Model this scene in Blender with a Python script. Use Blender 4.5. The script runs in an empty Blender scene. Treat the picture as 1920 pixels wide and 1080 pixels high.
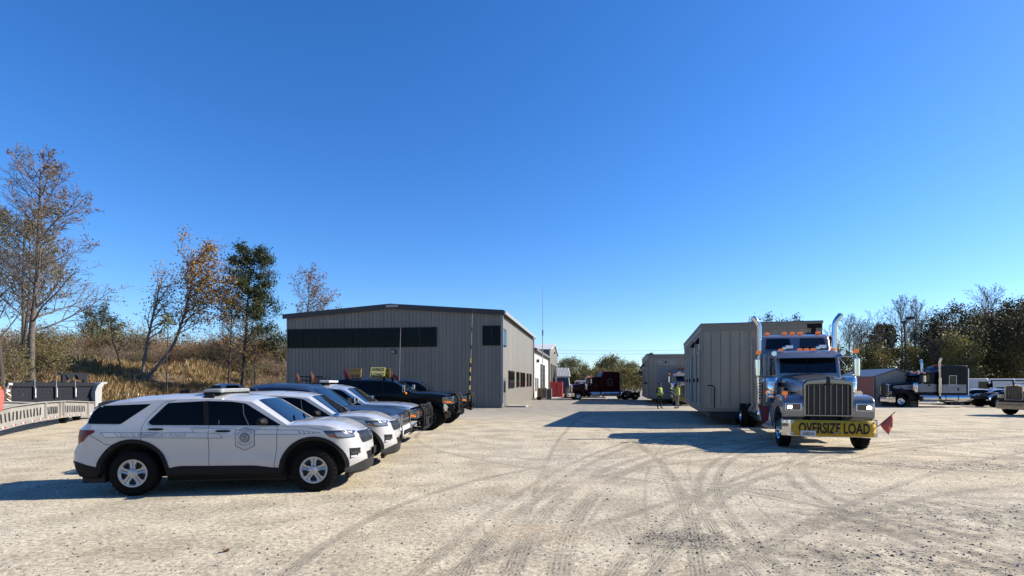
import bpy, bmesh, math, random
import numpy as np
from mathutils import Vector, Matrix, Euler
R = math.radians
S = bpy.context.scene
COL = S.collection
# ------------------------------------------------------------------ camera, sky, sun, exposure
CAMH = 1.95
cam_d = bpy.data.cameras.new('camera'); cam = bpy.data.objects.new('camera', cam_d); COL.objects.link(cam)
cam.location = (0, 0, CAMH); cam.rotation_euler = (R(90), 0, 0)
cam_d.sensor_width = 36; cam_d.lens = 18.75; cam_d.shift_y = 178/1920
cam_d.clip_start = 0.1; cam_d.clip_end = 5000
S.camera = cam
SUN = Vector((1, .16, .63)).normalized()
el = math.asin(SUN.z); az = math.atan2(SUN.x, SUN.y)
W = bpy.data.worlds.new('World'); S.world = W; W.use_nodes = True
wn = W.node_tree.nodes; wl = W.node_tree.links
bgn = wn['Background']
sky = wn.new('ShaderNodeTexSky'); sky.sky_type = 'NISHITA'; sky.sun_disc = False
sky.sun_elevation = el; sky.sun_rotation = az; sky.altitude = 300
sky.air_density = 1.0; sky.dust_density = 0.4; sky.ozone_density = 2.5
hsv = wn.new('ShaderNodeHueSaturation'); hsv.inputs['Saturation'].default_value = 1.30
tint = wn.new('ShaderNodeMix'); tint.data_type = 'RGBA'; tint.blend_type = 'MULTIPLY'; tint.inputs[0].default_value = 1; tint.inputs[7].default_value = (.88, 1.06, 1.38, 1)
wl.new(sky.outputs[0], hsv.inputs['Color']); wl.new(hsv.outputs[0], tint.inputs[6]); wl.new(tint.outputs[2], bgn.inputs['Color'])
bgn.inputs['Strength'].default_value = 0.07
sl = bpy.data.lights.new('sun', 'SUN'); sl.energy = 5; sl.angle = R(.5); sl.color = (1, .92, .80)
so = bpy.data.objects.new('sun', sl); COL.objects.link(so); so.rotation_euler = SUN.to_track_quat('Z', 'Y').to_euler()
so.location = (60, 10, 60)
vs = S.view_settings; vs.view_transform = 'Standard'; vs.look = 'None'; vs.exposure = 1.1; vs.gamma = 1; vs.use_curve_mapping = False
S.cycles.max_bounces = 6; S.cycles.transparent_max_bounces = 8

# ------------------------------------------------------------------ helpers
def P(px, py, d):
    return Vector(((px-960)/1000*d, d, CAMH-(py-718)/1000*d))
def G(px, py):
    d = CAMH*1000/(py-718); return Vector(((px-960)/1000*d, d, 0))
def lerp(a, b, t): return a+(b-a)*t
def sst(a, b, x):
    t = max(0, min(1, (x-a)/(b-a))); return t*t*(3-2*t)
def interp(pts, x):
    if x <= pts[0][0]: return pts[0][1]
    for (xa, ya), (xb, yb) in zip(pts, pts[1:]):
        if x <= xb: return ya+(yb-ya)*(x-xa)/(xb-xa) if xb > xa else yb
    return pts[-1][1]

ALB = .58   # the lot was exposed for the sunlit gravel: base colours are kept on the dark side of real
MATS = {}
def mat(name, col=(.5, .5, .5), rough=.5, metal=0, var=.12, vscale=3, bump=0, bscale=20, coat=0, emit=0, alpha=1, spec=.5, trans=0, st=None, dust=0):
    if name in MATS: return MATS[name]
    m = bpy.data.materials.new(name); m.use_nodes = True; MATS[name] = m
    if metal < .5 and not emit: col = tuple(c*ALB for c in col)
    n = m.node_tree.nodes; l = m.node_tree.links; b = n['Principled BSDF']
    b.inputs['Roughness'].default_value = rough; b.inputs['Metallic'].default_value = metal
    b.inputs['Coat Weight'].default_value = coat; b.inputs['Coat Roughness'].default_value = .04
    b.inputs['Specular IOR Level'].default_value = spec
    tc = n.new('ShaderNodeTexCoord'); nz = n.new('ShaderNodeTexNoise'); nz.inputs['Scale'].default_value = vscale; nz.inputs['Detail'].default_value = 5
    if st:
        mp = n.new('ShaderNodeMapping'); mp.inputs['Scale'].default_value = st; l.new(tc.outputs['Object'], mp.inputs['Vector']); l.new(mp.outputs[0], nz.inputs['Vector'])
    else: l.new(tc.outputs['Object'], nz.inputs['Vector'])
    mr = n.new('ShaderNodeMapRange'); mr.inputs[1].default_value = .25; mr.inputs[2].default_value = .75
    mr.inputs[3].default_value = 1-var; mr.inputs[4].default_value = 1+var
    l.new(nz.outputs['Fac'], mr.inputs[0])
    mx = n.new('ShaderNodeMix'); mx.data_type = 'RGBA'; mx.blend_type = 'MULTIPLY'; mx.inputs[0].default_value = 1
    mx.inputs[6].default_value = (*col, 1); l.new(mr.outputs[0], mx.inputs[7]); l.new(mx.outputs[2], b.inputs['Base Color'])
    if var > 0:
        mr2 = n.new('ShaderNodeMapRange'); mr2.inputs[3].default_value = max(0, rough-.5*var*rough); mr2.inputs[4].default_value = min(1, rough+.9*var*rough+.02)
        l.new(nz.outputs['Fac'], mr2.inputs[0]); l.new(mr2.outputs[0], b.inputs['Roughness'])
    if bump:
        nb = n.new('ShaderNodeTexNoise'); nb.inputs['Scale'].default_value = bscale; nb.inputs['Detail'].default_value = 4
        l.new(tc.outputs['Object'], nb.inputs['Vector'])
        bp = n.new('ShaderNodeBump'); bp.inputs['Strength'].default_value = bump; bp.inputs['Distance'].default_value = .02
        l.new(nb.outputs['Fac'], bp.inputs['Height']); l.new(bp.outputs[0], b.inputs['Normal'])
    if dust:   # road dust thrown up on the lower panels
        sp = n.new('ShaderNodeSeparateXYZ'); l.new(tc.outputs['Object'], sp.inputs[0])
        dz = n.new('ShaderNodeMapRange'); dz.inputs[1].default_value = .95; dz.inputs[2].default_value = .40; dz.inputs[3].default_value = 0; dz.inputs[4].default_value = dust; l.new(sp.outputs[2], dz.inputs[0])
        n2 = n.new('ShaderNodeTexNoise'); n2.inputs['Scale'].default_value = 4; n2.inputs['Detail'].default_value = 7; l.new(tc.outputs['Object'], n2.inputs['Vector'])
        dm = n.new('ShaderNodeMath'); dm.operation = 'MULTIPLY'; l.new(dz.outputs[0], dm.inputs[0]); l.new(n2.outputs['Fac'], dm.inputs[1])
        dx = n.new('ShaderNodeMix'); dx.data_type = 'RGBA'; l.new(dm.outputs[0], dx.inputs[0]); l.new(mx.outputs[2], dx.inputs[6]); dx.inputs[7].default_value = (.22, .18, .13, 1); l.new(dx.outputs[2], b.inputs['Base Color'])
    if emit:
        b.inputs['Emission Color'].default_value = (*col, 1); b.inputs['Emission Strength'].default_value = emit
    if alpha < 1: b.inputs['Alpha'].default_value = alpha
    if trans: b.inputs['Transmission Weight'].default_value = trans
    return m

class MB:
    def __init__(s): s.v = []; s.f = []; s.mi = []; s.cur = 0
    def add(s, vs, fs):
        o = len(s.v); s.v += [tuple(v) for v in vs]; s.f += [tuple(i+o for i in f) for f in fs]; s.mi += [s.cur]*len(fs); return s
    def box(s, c, d, rz=0, M=None):
        x, y, z = d[0]/2, d[1]/2, d[2]/2
        vs = [Vector((a*x, b*y, e*z)) for a in (-1, 1) for b in (-1, 1) for e in (-1, 1)]
        if rz: q = Matrix.Rotation(rz, 3, 'Z'); vs = [q@v for v in vs]
        if M is not None: vs = [M@v for v in vs]
        vs = [v+Vector(c) for v in vs]
        return s.add(vs, [(0, 1, 3, 2), (4, 6, 7, 5), (0, 4, 5, 1), (2, 3, 7, 6), (0, 2, 6, 4), (1, 5, 7, 3)])
    def b2(s, x0, x1, y0, y1, z0, z1):
        return s.box(((x0+x1)/2, (y0+y1)/2, (z0+z1)/2), (abs(x1-x0), abs(y1-y0), abs(z1-z0)))
    def prism(s, poly, ax, a, b):
        n = len(poly)
        def pt(p, h): return {'y': (p[0], h, p[1]), 'x': (h, p[0], p[1]), 'z': (p[0], p[1], h)}[ax]
        vs = [pt(p, a) for p in poly]+[pt(p, b) for p in poly]
        fs = [tuple(range(n)), tuple(range(2*n-1, n-1, -1))]+[(i, i+n, (i+1) % n+n, (i+1) % n) for i in range(n)]
        return s.add(vs, fs)
    def tube(s, pts, r, n=8, cap=True):
        pts = [Vector(p) for p in pts]; k = len(pts)
        rs = r if isinstance(r, (list, tuple)) else [r]*k
        vs = []; ref = None
        for i, p in enumerate(pts):
            t = (pts[min(i+1, k-1)]-pts[max(i-1, 0)]).normalized()
            if ref is None:
                ref = t.orthogonal().normalized()
            ref = (ref-t*ref.dot(t)); ref = ref.normalized() if ref.length > 1e-6 else t.orthogonal().normalized()
            bi = t.cross(ref)
            for j in range(n):
                a = 2*math.pi*j/n; vs.append(p+(ref*math.cos(a)+bi*math.sin(a))*rs[i])
        fs = [(i*n+j, i*n+(j+1) % n, (i+1)*n+(j+1) % n, (i+1)*n+j) for i in range(k-1) for j in range(n)]
        if cap: fs += [tuple(range(n-1, -1, -1)), tuple(range((k-1)*n, k*n))]
        return s.add(vs, fs)
    def lathe(s, prof, c, ax='y', n=28, sgn=1):
        vs = []
        for h, r in prof:
            for j in range(n):
                a = 2*math.pi*j/n; u, w = r*math.cos(a), r*math.sin(a); h2 = h*sgn
                v = {'y': (u, h2, w), 'x': (h2, u, w), 'z': (u, w, h2)}[ax]
                vs.append((v[0]+c[0], v[1]+c[1], v[2]+c[2]))
        k = len(prof)
        fs = [(i*n+j, i*n+(j+1) % n, (i+1)*n+(j+1) % n, (i+1)*n+j) for i in range(k-1) for j in range(n)]
        return s.add(vs, fs)
    def loft(s, rows, close=False, capa=False, capb=False):
        n = len(rows[0]); k = len(rows)
        vs = [p for r in rows for p in r]; m = n if close else n-1
        fs = [(i*n+j, (i+1)*n+j, (i+1)*n+(j+1) % n, i*n+(j+1) % n) for i in range(k-1) for j in range(m)]
        if capa: fs.append(tuple(range(n)))
        if capb: fs.append(tuple(range((k-1)*n+n-1, (k-1)*n-1, -1)))
        return s.add(vs, fs)
    def merge(s, o, M=None):
        return s.add([M@Vector(v) for v in o.v] if M is not None else o.v, o.f)
    def build(s, name, mats, parent=None, smooth=None, bevel=0, seg=2, fix=True):
        me = bpy.data.meshes.new(name); me.from_pydata(s.v, [], s.f)
        ms = mats if isinstance(mats, (list, tuple)) else [mats]
        for m in ms: me.materials.append(m)
        if len(ms) > 1: me.polygons.foreach_set('material_index', s.mi)
        me.update()
        if fix:
            bm = bmesh.new(); bm.from_mesh(me); bmesh.ops.recalc_face_normals(bm, faces=bm.faces); bm.to_mesh(me); bm.free()
        if smooth is not None:
            me.polygons.foreach_set('use_smooth', [True]*len(me.polygons)); me.set_sharp_from_angle(angle=R(smooth))
        o = bpy.data.objects.new(name, me); COL.objects.link(o)
        if parent is not None: o.parent = parent
        if bevel:
            b = o.modifiers.new('bevel', 'BEVEL'); b.width = bevel; b.segments = seg; b.limit_method = 'ANGLE'; b.angle_limit = R(35)
        return o

def empty(name, loc=(0, 0, 0), rz=0, label=None, cat=None, group=None, scale=1):
    o = bpy.data.objects.new(name, None); COL.objects.link(o); o.location = loc; o.rotation_euler = (0, 0, rz); o.empty_display_size = .3
    if scale != 1: o.scale = (scale,)*3
    return tag(o, label, cat, group)
def tag(o, label=None, cat=None, group=None, kind=None):
    if label: o['label'] = label
    if cat: o['category'] = cat
    if group: o['group'] = group
    if kind: o['kind'] = kind
    return o
def copy_tree(o, parent=None):
    c = o.copy(); COL.objects.link(c)
    if parent is not None: c.parent = parent
    for ch in list(o.children): copy_tree(ch, c)
    return c
def text_geo(txt, size=1, ax='CENTER', bold=0):
    cu = bpy.data.curves.new('lettering', 'FONT'); cu.body = txt; cu.size = size; cu.align_x = ax; cu.align_y = 'CENTER'; cu.offset = bold; cu.resolution_u = 3
    o = bpy.data.objects.new('lettering', cu); COL.objects.link(o)
    dg = bpy.context.evaluated_depsgraph_get(); me = bpy.data.meshes.new_from_object(o.evaluated_get(dg))
    vs = [tuple(v.co) for v in me.vertices]; fs = [tuple(p.vertices) for p in me.polygons]
    bpy.data.objects.remove(o); bpy.data.curves.remove(cu); bpy.data.meshes.remove(me)
    return vs, fs
def text_mesh(txt, mapf, width=None, height=None, bold=0):
    vs, fs = text_geo(txt, 1, 'CENTER', bold)
    xs = [v[0] for v in vs]; ys = [v[1] for v in vs]
    cx, cy = (max(xs)+min(xs))/2, (max(ys)+min(ys))/2
    sx = width/(max(xs)-min(xs)) if width else height/(max(ys)-min(ys)); sy = height/(max(ys)-min(ys)) if height else sx
    m = MB(); m.add([mapf((v[0]-cx)*sx, (v[1]-cy)*sy) for v in vs], fs); return m
def tess(poly, step):
    """fill a 2D outline with faces no longer than step"""
    bm = bmesh.new(); bm.faces.new([bm.verts.new((p[0], p[1], 0)) for p in poly])
    for k in (0, 1):
        lo = min(p[k] for p in poly); hi = max(p[k] for p in poly); c = lo+step
        while c < hi-1e-4:
            co = Vector((0, 0, 0)); co[k] = c; no = Vector((0, 0, 0)); no[k] = 1
            bmesh.ops.bisect_plane(bm, geom=bm.verts[:]+bm.edges[:]+bm.faces[:], plane_co=co, plane_no=no, dist=1e-5); c += step
    bmesh.ops.triangulate(bm, faces=[f for f in bm.faces if len(f.verts) > 4])
    bm.verts.index_update()
    r = [(v.co.x, v.co.y) for v in bm.verts], [tuple(v.index for v in f.verts) for f in bm.faces]
    bm.free(); return r
def rpoly(pts, r, n=4):
    """round the corners of a polygon"""
    out = []; k = len(pts)
    for i in range(k):
        a, b, c = Vector(pts[i-1]), Vector(pts[i]), Vector(pts[(i+1) % k])
        ri = min(r, (a-b).length*.45, (c-b).length*.45)
        p, q = b+(a-b).normalized()*ri, b+(c-b).normalized()*ri
        for j in range(n+1):
            t = j/n; out.append(tuple(p*(1-t)**2+b*2*t*(1-t)+q*t*t))
    return out
# ------------------------------------------------------------------ ground
def arc_of(a, b, bend):
    """circle through two ground points whose middle is pushed sideways by bend"""
    a = Vector(a[:2]); b = Vector(b[:2]); m = (a+b)/2; d = b-a; n = Vector((-d.y, d.x)).normalized()
    h = d.length/2; bend = bend if abs(bend) > .02 else .02
    r = (h*h+bend*bend)/(2*bend); c = m+n*(bend-r)
    return c.x, c.y, abs(r)
def ground_material():
    m = bpy.data.materials.new('gravel_ground'); m.use_nodes = True
    t = m.node_tree; n = t.nodes; l = t.links; b = n['Principled BSDF']; b.inputs['Roughness'].default_value = .95; b.inputs['Specular IOR Level'].default_value = .15
    def sock(x, i):
        if isinstance(x, (int, float)): i.default_value = x
        else: l.new(x, i)
    def mth(op, a, bb=None, c=None, clamp=False, tree=None):
        nd = n.new('ShaderNodeMath'); nd.operation = op; nd.use_clamp = clamp
        sock(a, nd.inputs[0])
        if bb is not None: sock(bb, nd.inputs[1])
        if c is not None: sock(c, nd.inputs[2])
        return nd.outputs[0]
    def noise(sc, det=4, rough=.55, vec=None, dist=0):
        nd = n.new('ShaderNodeTexNoise'); nd.inputs['Scale'].default_value = sc; nd.inputs['Detail'].default_value = det; nd.inputs['Roughness'].default_value = rough; nd.inputs['Distortion'].default_value = dist
        l.new(vec or pos, nd.inputs['Vector']); return nd.outputs['Fac']
    def rng(x, a, bb, c=0, d=1, smooth=True):
        nd = n.new('ShaderNodeMapRange'); nd.interpolation_type = 'SMOOTHSTEP' if smooth else 'LINEAR'
        sock(x, nd.inputs[0])
        for i, v in zip((1, 2, 3, 4), (a, bb, c, d)): nd.inputs[i].default_value = v
        return nd.outputs[0]
    def mix(f, a, bb, mode='MIX'):
        nd = n.new('ShaderNodeMix'); nd.data_type = 'RGBA'; nd.blend_type = mode; sock(f, nd.inputs[0])
        for x, i in ((a, 6), (bb, 7)):
            if isinstance(x, tuple): nd.inputs[i].default_value = (*x, 1)
            else: l.new(x, nd.inputs[i])
        return nd.outputs[2]
    g = n.new('ShaderNodeNewGeometry'); pos = g.outputs['Position']
    sx = n.new('ShaderNodeSeparateXYZ'); l.new(pos, sx.inputs[0])
    # tyre track group
    gt = bpy.data.node_groups.new('tyre_track', 'ShaderNodeTree')
    for nm in ('cx', 'cy', 'rad', 'w'): gt.interface.new_socket(nm, in_out='INPUT', socket_type='NodeSocketFloat')
    for nm in ('pos', 'wob'): gt.interface.new_socket(nm, in_out='INPUT', socket_type='NodeSocketVector')
    for nm in ('mask', 'tread'): gt.interface.new_socket(nm, in_out='OUTPUT', socket_type='NodeSocketFloat')
    gi = gt.nodes.new('NodeGroupInput'); go = gt.nodes.new('NodeGroupOutput')
    def gm(op, a, bb=None, c=None, clamp=False):
        nd = gt.nodes.new('ShaderNodeMath'); nd.operation = op; nd.use_clamp = clamp
        for x, i in ((a, 0), (bb, 1), (c, 2)):
            if x is None: continue
            if isinstance(x, (int, float)): nd.inputs[i].default_value = x
            else: gt.links.new(x, nd.inputs[i])
        return nd.outputs[0]
    cm = gt.nodes.new('ShaderNodeCombineXYZ'); gt.links.new(gi.outputs['cx'], cm.inputs[0]); gt.links.new(gi.outputs['cy'], cm.inputs[1])
    vm = gt.nodes.new('ShaderNodeVectorMath'); vm.operation = 'DISTANCE'; gt.links.new(gi.outputs['pos'], vm.inputs[0]); gt.links.new(cm.outputs[0], vm.inputs[1])
    off = gm('SUBTRACT', vm.outputs['Value'], gi.outputs['rad'])
    sw = gt.nodes.new('ShaderNodeSeparateXYZ'); gt.links.new(gi.outputs['wob'], sw.inputs[0])
    off = gm('MULTIPLY_ADD', gm('SUBTRACT', sw.outputs[0], .5), .10, off)
    ab = gm('ABSOLUTE', off)
    edge = gm('DIVIDE', gm('SUBTRACT', gi.outputs['w'], ab), .07, clamp=True)
    mask = gm('MULTIPLY', edge, gm('MULTIPLY_ADD', gm('SUBTRACT', sw.outputs[1], .36), 4, .5, clamp=True))
    rib = gm('MULTIPLY_ADD', gm('SINE', gm('MULTIPLY', off, gm('DIVIDE', 17.5, gi.outputs['w']))), .5, .5)
    gt.links.new(mask, go.inputs['mask']); gt.links.new(gm('MULTIPLY', rib, mask), go.inputs['tread'])
    wob = n.new('ShaderNodeTexNoise'); wob.inputs['Scale'].default_value = .55; wob.inputs['Detail'].default_value = 2; l.new(pos, wob.inputs['Vector'])
    T = []
    def pair(a, b, bend, w=.13, gap=0):
        a, b = G(*a), G(*b)
        if gap:
            d = (b-a).normalized(); nn = Vector((-d.y, d.x, 0))*gap/2
            T.append((*arc_of(a+nn, b+nn, bend), w)); T.append((*arc_of(a-nn, b-nn, bend), w))
        else: T.append((*arc_of(a, b, bend), w))
    pair((1440, 1079), (1330, 890), .25, .12, .34); pair((1310, 1079), (1255, 890), -.1, .14)
    pair((1000, 1079), (1150, 885), .3, .16, .5); pair((1160, 880), (1900, 1045), .5, .09); pair((1240, 905), (1915, 935), -.35, .10)
    pair((1110, 890), (1720, 985), .3, .07); pair((1500, 900), (1900, 1075), -.3, .12, .36); pair((1010, 900), (1080, 790), .2, .10)
    pair((1350, 1075), (1700, 940), .2, .13); pair((900, 1000), (1130, 850), .2, .12, .4)
    pair((1640, 870), (1915, 885), -.4, .12); pair((1560, 900), (1919, 830), .3, .12, 2.0); pair((700, 1075), (1000, 900), .4, .12, 1.9)
    pair((1200, 1060), (1480, 870), .4, .12, .36)
    pair((1380, 1079), (1240, 880), .15, .05); pair((1480, 1079), (1290, 885), .2, .05); pair((1060, 1079), (1190, 890), .2, .05); pair((1230, 1079), (1215, 880), .1, .06); pair((1600, 1079), (1400, 900), .3, .05); pair((1260, 940), (1910, 1000), .3, .05); pair((1100, 905), (1800, 930), .3, .05); pair((860, 1079), (1060, 890), .2, .05); pair((1400, 880), (1900, 960), .3, .06)
    M_ = None; Tr = None
    for cx, cy, r, w in T:
        nd = n.new('ShaderNodeGroup'); nd.node_tree = gt
        for k, v in (('cx', cx), ('cy', cy), ('rad', r), ('w', w)): nd.inputs[k].default_value = v
        l.new(pos, nd.inputs['pos']); l.new(wob.outputs['Color'], nd.inputs['wob'])
        M_ = nd.outputs['mask'] if M_ is None else mth('MAXIMUM', M_, nd.outputs['mask'])
        Tr = nd.outputs['tread'] if Tr is None else mth('ADD', Tr, nd.outputs['tread'])
    Tr = mth('MULTIPLY', Tr, rng(noise(5.5, 4, .65), .38, .62))
    big = noise(.11, 5); mid = noise(.9, 6, .6); fine = noise(14, 6, .7); grit = noise(60, 3, .7)
    base = mix(rng(big, .35, .65), (.435, .37, .262), (.40, .36, .275))
    # grey crushed stone towards the building and along the right
    gy = mth('MULTIPLY', rng(sx.outputs[1], 24, 40), rng(mth('SUBTRACT', sx.outputs[0], mth('MULTIPLY', sx.outputs[1], .32)), 4, -6))
    base = mix(mth('MULTIPLY', gy, rng(mid, .3, .6)), base, (.185, .178, .165))
    # washed pale dust left, orange-tan stain, dark wet grit right
    def blob(cx, cy, rx, ry):
        a = mth('POWER', mth('DIVIDE', mth('SUBTRACT', sx.outputs[0], cx), rx), 2); c = mth('POWER', mth('DIVIDE', mth('SUBTRACT', sx.outputs[1], cy), ry), 2)
        return rng(mth('ADD', a, c), 1, .15)
    dark = mth('MAXIMUM', blob(6.6, 7.6, 3.8, 1.6), mth('MAXIMUM', blob(4.6, 5.8, 2.6, .9), mth('MAXIMUM', blob(10.5, 12.6, 3.2, 1.0), blob(2.2, 6.6, .9, .6))))
    dk = mth('MULTIPLY', dark, rng(noise(3.2, 6, .7), .43, .56))
    dk2 = mth('MULTIPLY', dk, rng(fine, .42, .58))
    base = mix(mth('MULTIPLY', dk2, .95), base, (.075, .068, .06))
    base = mix(mth('MULTIPLY', blob(.35, 6.9, .9, .7), mth('MULTIPLY', rng(mid, .4, .6), .35)), base, (.27, .17, .085))
    base = mix(1.0, base, rng(fine, .27, .73, .55, 1.34), 'MULTIPLY')
    base = mix(1.0, base, rng(mid, .28, .72, .74, 1.22), 'MULTIPLY')
    base = mix(mth('MULTIPLY', rng(grit, .57, .67), .66), base, (.085, .075, .06))
    # tracks: pressed darker soil
    base = mix(mth('MULTIPLY', mth('MINIMUM', M_, 1), .40), base, (.16, .14, .105))
    base = mix(mth('MULTIPLY', mth('MINIMUM', Tr, 1), .30), base, (.105, .09, .07))
    grit2 = noise(27, 3, .6)
    base = mix(mth('MULTIPLY', rng(grit2, .575, .65), .68), base, (.10, .088, .07))
    base = mix(mth('MULTIPLY', rng(grit2, .40, .33), .35), base, (.46, .41, .33))
    vo = n.new('ShaderNodeTexVoronoi'); vo.inputs['Scale'].default_value = 16; vo.inputs['Randomness'].default_value = 1; l.new(pos, vo.inputs['Vector'])
    peb = rng(vo.outputs['Distance'], .34, .12)
    pm = mth('MULTIPLY', peb, rng(noise(1.7, 3), .5, .66))
    base = mix(mth('MULTIPLY', pm, .35), base, vo.outputs['Color'], 'SOFT_LIGHT')
    l.new(base, b.inputs['Base Color'])
    hh = mth('ADD', mth('MULTIPLY', fine, .5), mth('ADD', mth('MULTIPLY', grit, .22), mth('MULTIPLY', mid, 1.1)))
    hh = mth('ADD', hh, mth('MULTIPLY', pm, .25)); hh = mth('ADD', hh, mth('MULTIPLY', mth('MINIMUM', Tr, 1), -.14)); hh = mth('ADD', hh, mth('MULTIPLY', M_, -.12))
    bp = n.new('ShaderNodeBump'); bp.inputs['Strength'].default_value = .8; bp.inputs['Distance'].default_value = .035; l.new(hh, bp.inputs['Height']); l.new(bp.outputs[0], b.inputs['Normal'])
    return m
gm_ = MB(); gm_.add([(-1500, -300, 0), (1500, -300, 0), (1500, 2500, 0), (-1500, 2500, 0)], [(0, 1, 2, 3)])
tag(gm_.build('ground', ground_material(), fix=False), kind='structure')
# the grassy bank rising behind the trailers on the left
BA, BB = Vector((-42, 33)), Vector((-25, 62))
BD = (BB-BA).normalized(); BN = Vector((-BD.y, BD.x))
def bank_s(x, y): return (Vector((x, y))-BA).dot(BN)
def hn(x, y):
    return .5*math.sin(x*.31+1.3)*math.cos(y*.27)+.3*math.sin(x*.83+y*.61)+.15*math.sin(x*1.9-y*1.3)
def bank_z(x, y):
    s = bank_s(x, y)
    if s < 0: return -.25+.05*max(s, -3)
    e = sst(0, 3, s)
    return -.25+.3*sst(0, 1, s)+3.7*sst(0, 15, s)+1.3*sst(12, 60, s)+.35*hn(x, y)*e
rows = []
for i in range(90):
    row = []
    for j in range(70):
        s = -2+(j/69)**1.7*90; a = -40+i/89*190
        p = BA+BD*a+BN*s
        row.append((p.x, p.y, bank_z(p.x, p.y)))
    rows.append(row)
bm_ = MB(); bm_.loft(rows)
def soil():
    m = mat('bank_soil', (.16, .115, .06), .95, var=.35, vscale=.8, bump=.8, bscale=6); return m
tag(bm_.build('hill', soil(), smooth=60), kind='structure')
# loose stones on the lot
def scatter_stones():
    rnd = random.Random(5); m = MB()
    for i in range(15000):
        if i < 12000: y = 4.9+rnd.random()**1.5*18; x = rnd.uniform(-1, 1)*y*1.0
        else:
            cx, cy, rx, ry = rnd.choice([(6.6, 7.6, 3.2, 1.3), (4.3, 5.9, 2.3, .8), (10.5, 12.6, 3.2, 1.0), (2.2, 6.6, .9, .6)])
            x = cx+rnd.gauss(0, .45)*rx; y = cy+rnd.gauss(0, .45)*ry
        r = min(.024, .004+rnd.expovariate(1/.0036))*(1+.02*y); m.cur = rnd.choice((0, 0, 1, 1, 2))
        a = rnd.random()*6.3; ca, sa = math.cos(a)*r, math.sin(a)*r; k = rnd.uniform(.5, 1)
        h = r*rnd.uniform(.5, .95)
        m.add([(x+ca, y+sa, 0.0), (x-sa*k, y+ca*k, 0.0), (x-ca, y-sa, 0.0), (x+sa*k, y-ca*k, 0.0), (x+ca*.3, y+sa*.3, h), (x-ca*.4, y-sa*.4, h*.8)],
              [(0, 1, 4), (1, 5, 4), (1, 2, 5), (2, 3, 5), (3, 4, 5), (3, 0, 4)])
    o = m.build('gravel', [mat('stone_dark', (.13, .125, .12), .9, var=.2), mat('stone_mid', (.27, .245, .20), .9, var=.2), mat('stone_pale', (.46, .42, .35), .9, var=.2)], fix=False)
    tag(o, kind='stuff')
scatter_stones()
def dead_leaf():
    p = G(421, 1036); m = MB()
    for a, ln in ((0, .07), (1.1, .06), (2.3, .05), (3.6, .06), (4.9, .055)):
        c, s_ = math.cos(a), math.sin(a)
        m.add([(0, 0, .012), (c*ln*.5-s_*.02, s_*ln*.5+c*.02, .03), (c*ln, s_*ln, .018+ln*.3), (c*ln*.5+s_*.02, s_*ln*.5-c*.02, .012)], [(0, 1, 2, 3)])
    o = m.build('dead_leaf', mat('leaf_rust', (.16, .045, .02), .8)); o.location = p
    tag(o, 'curled rust brown dead leaf lying alone on the open gravel', 'leaf')
dead_leaf()
# ------------------------------------------------------------------ buildings
M_SIDE = mat('siding_grey', (.265, .24, .20), .5, var=.20, vscale=1, st=(2.2, 2.2, .12))
M_WHITE = mat('siding_white', (.78, .76, .72), .5, var=.06, vscale=.5)
M_TRIM = mat('trim_dark', (.035, .035, .04), .5)
M_GUT = mat('gutter', (.42, .41, .39), .45)
M_GLASS = mat('window_glass', (.003, .0035, .005), .08, var=.05, spec=.10)
M_FRAME = mat('window_frame', (.008, .008, .009), .5, spec=.2)
M_DARK = mat('black_void', (.008, .008, .009), .8)
M_CONC = mat('concrete', (.45, .42, .37), .9, var=.2, vscale=2)
M_GALV = mat('galvanised', (.50, .50, .49), .42, .75, var=.22, vscale=4)
M_STEEL = mat('dark_steel', (.022, .024, .032), .55, .3, var=.3)
M_BLACK = mat('black_paint', (.006, .006, .008), .25, coat=.5, var=.1)
M_RUB = mat('rubber', (.007, .007, .007), .9, var=.3, bump=.2, bscale=40, spec=.15)
M_CHROME = mat('chrome', (.60, .60, .61), .07, 1, var=.04)
M_DCHR = mat('dark_chrome', (.22, .22, .22), .14, 1, var=.1)
M_CHR2 = mat('brushed_alloy', (.62, .62, .62), .3, .9, var=.1)
M_PLAS = mat('black_plastic', (.006, .006, .007), .6, var=.15, spec=.2)
M_RED = mat('red_paint', (.55, .035, .03), .45)
M_ORANGE = mat('orange_lens', (.9, .20, .02), .25, var=.05, emit=.12)
M_WPAINT = mat('white_paint', (.80, .80, .79), .4, var=.05)

class Frame:
    """local frame of a building: x to the right along its front, y into the depth, z up"""
    def __init__(s, o, rz): s.o = Vector((*o, 0)); s.rz = rz; s.ex = Vector((math.cos(rz), math.sin(rz), 0)); s.ey = Vector((-math.sin(rz), math.cos(rz), 0))
    def front(s, px, py, y=0):
        u = (px-960)/1000; o = s.o+s.ey*y; t = (u*o.y-o.x)/(s.ex.x-u*s.ex.y); d = o.y+t*s.ex.y; return t, CAMH-(py-718)/1000*d
    def side(s, px, py, x=0):
        u = (px-960)/1000; o = s.o+s.ex*x; t = (u*o.y-o.x)/(s.ey.x-u*s.ey.y); d = o.y+t*s.ey.y; return t, CAMH-(py-718)/1000*d
BF = Frame((-.83, 41.5), R(-8.3))
BW, BL, EH, RH = 18.0, 23.6, 7.42, 8.05
def ribbed_front(m, x0, x1, topf, z0=0, y=0, step=.305, h=.035, sgn=-1):
    x = x0+step/2
    while x < x1:
        t = topf(x); yy = y+sgn*h/2
        m.box((x, yy, (z0+t)/2), (.06, h, t-z0)); x += step
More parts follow.
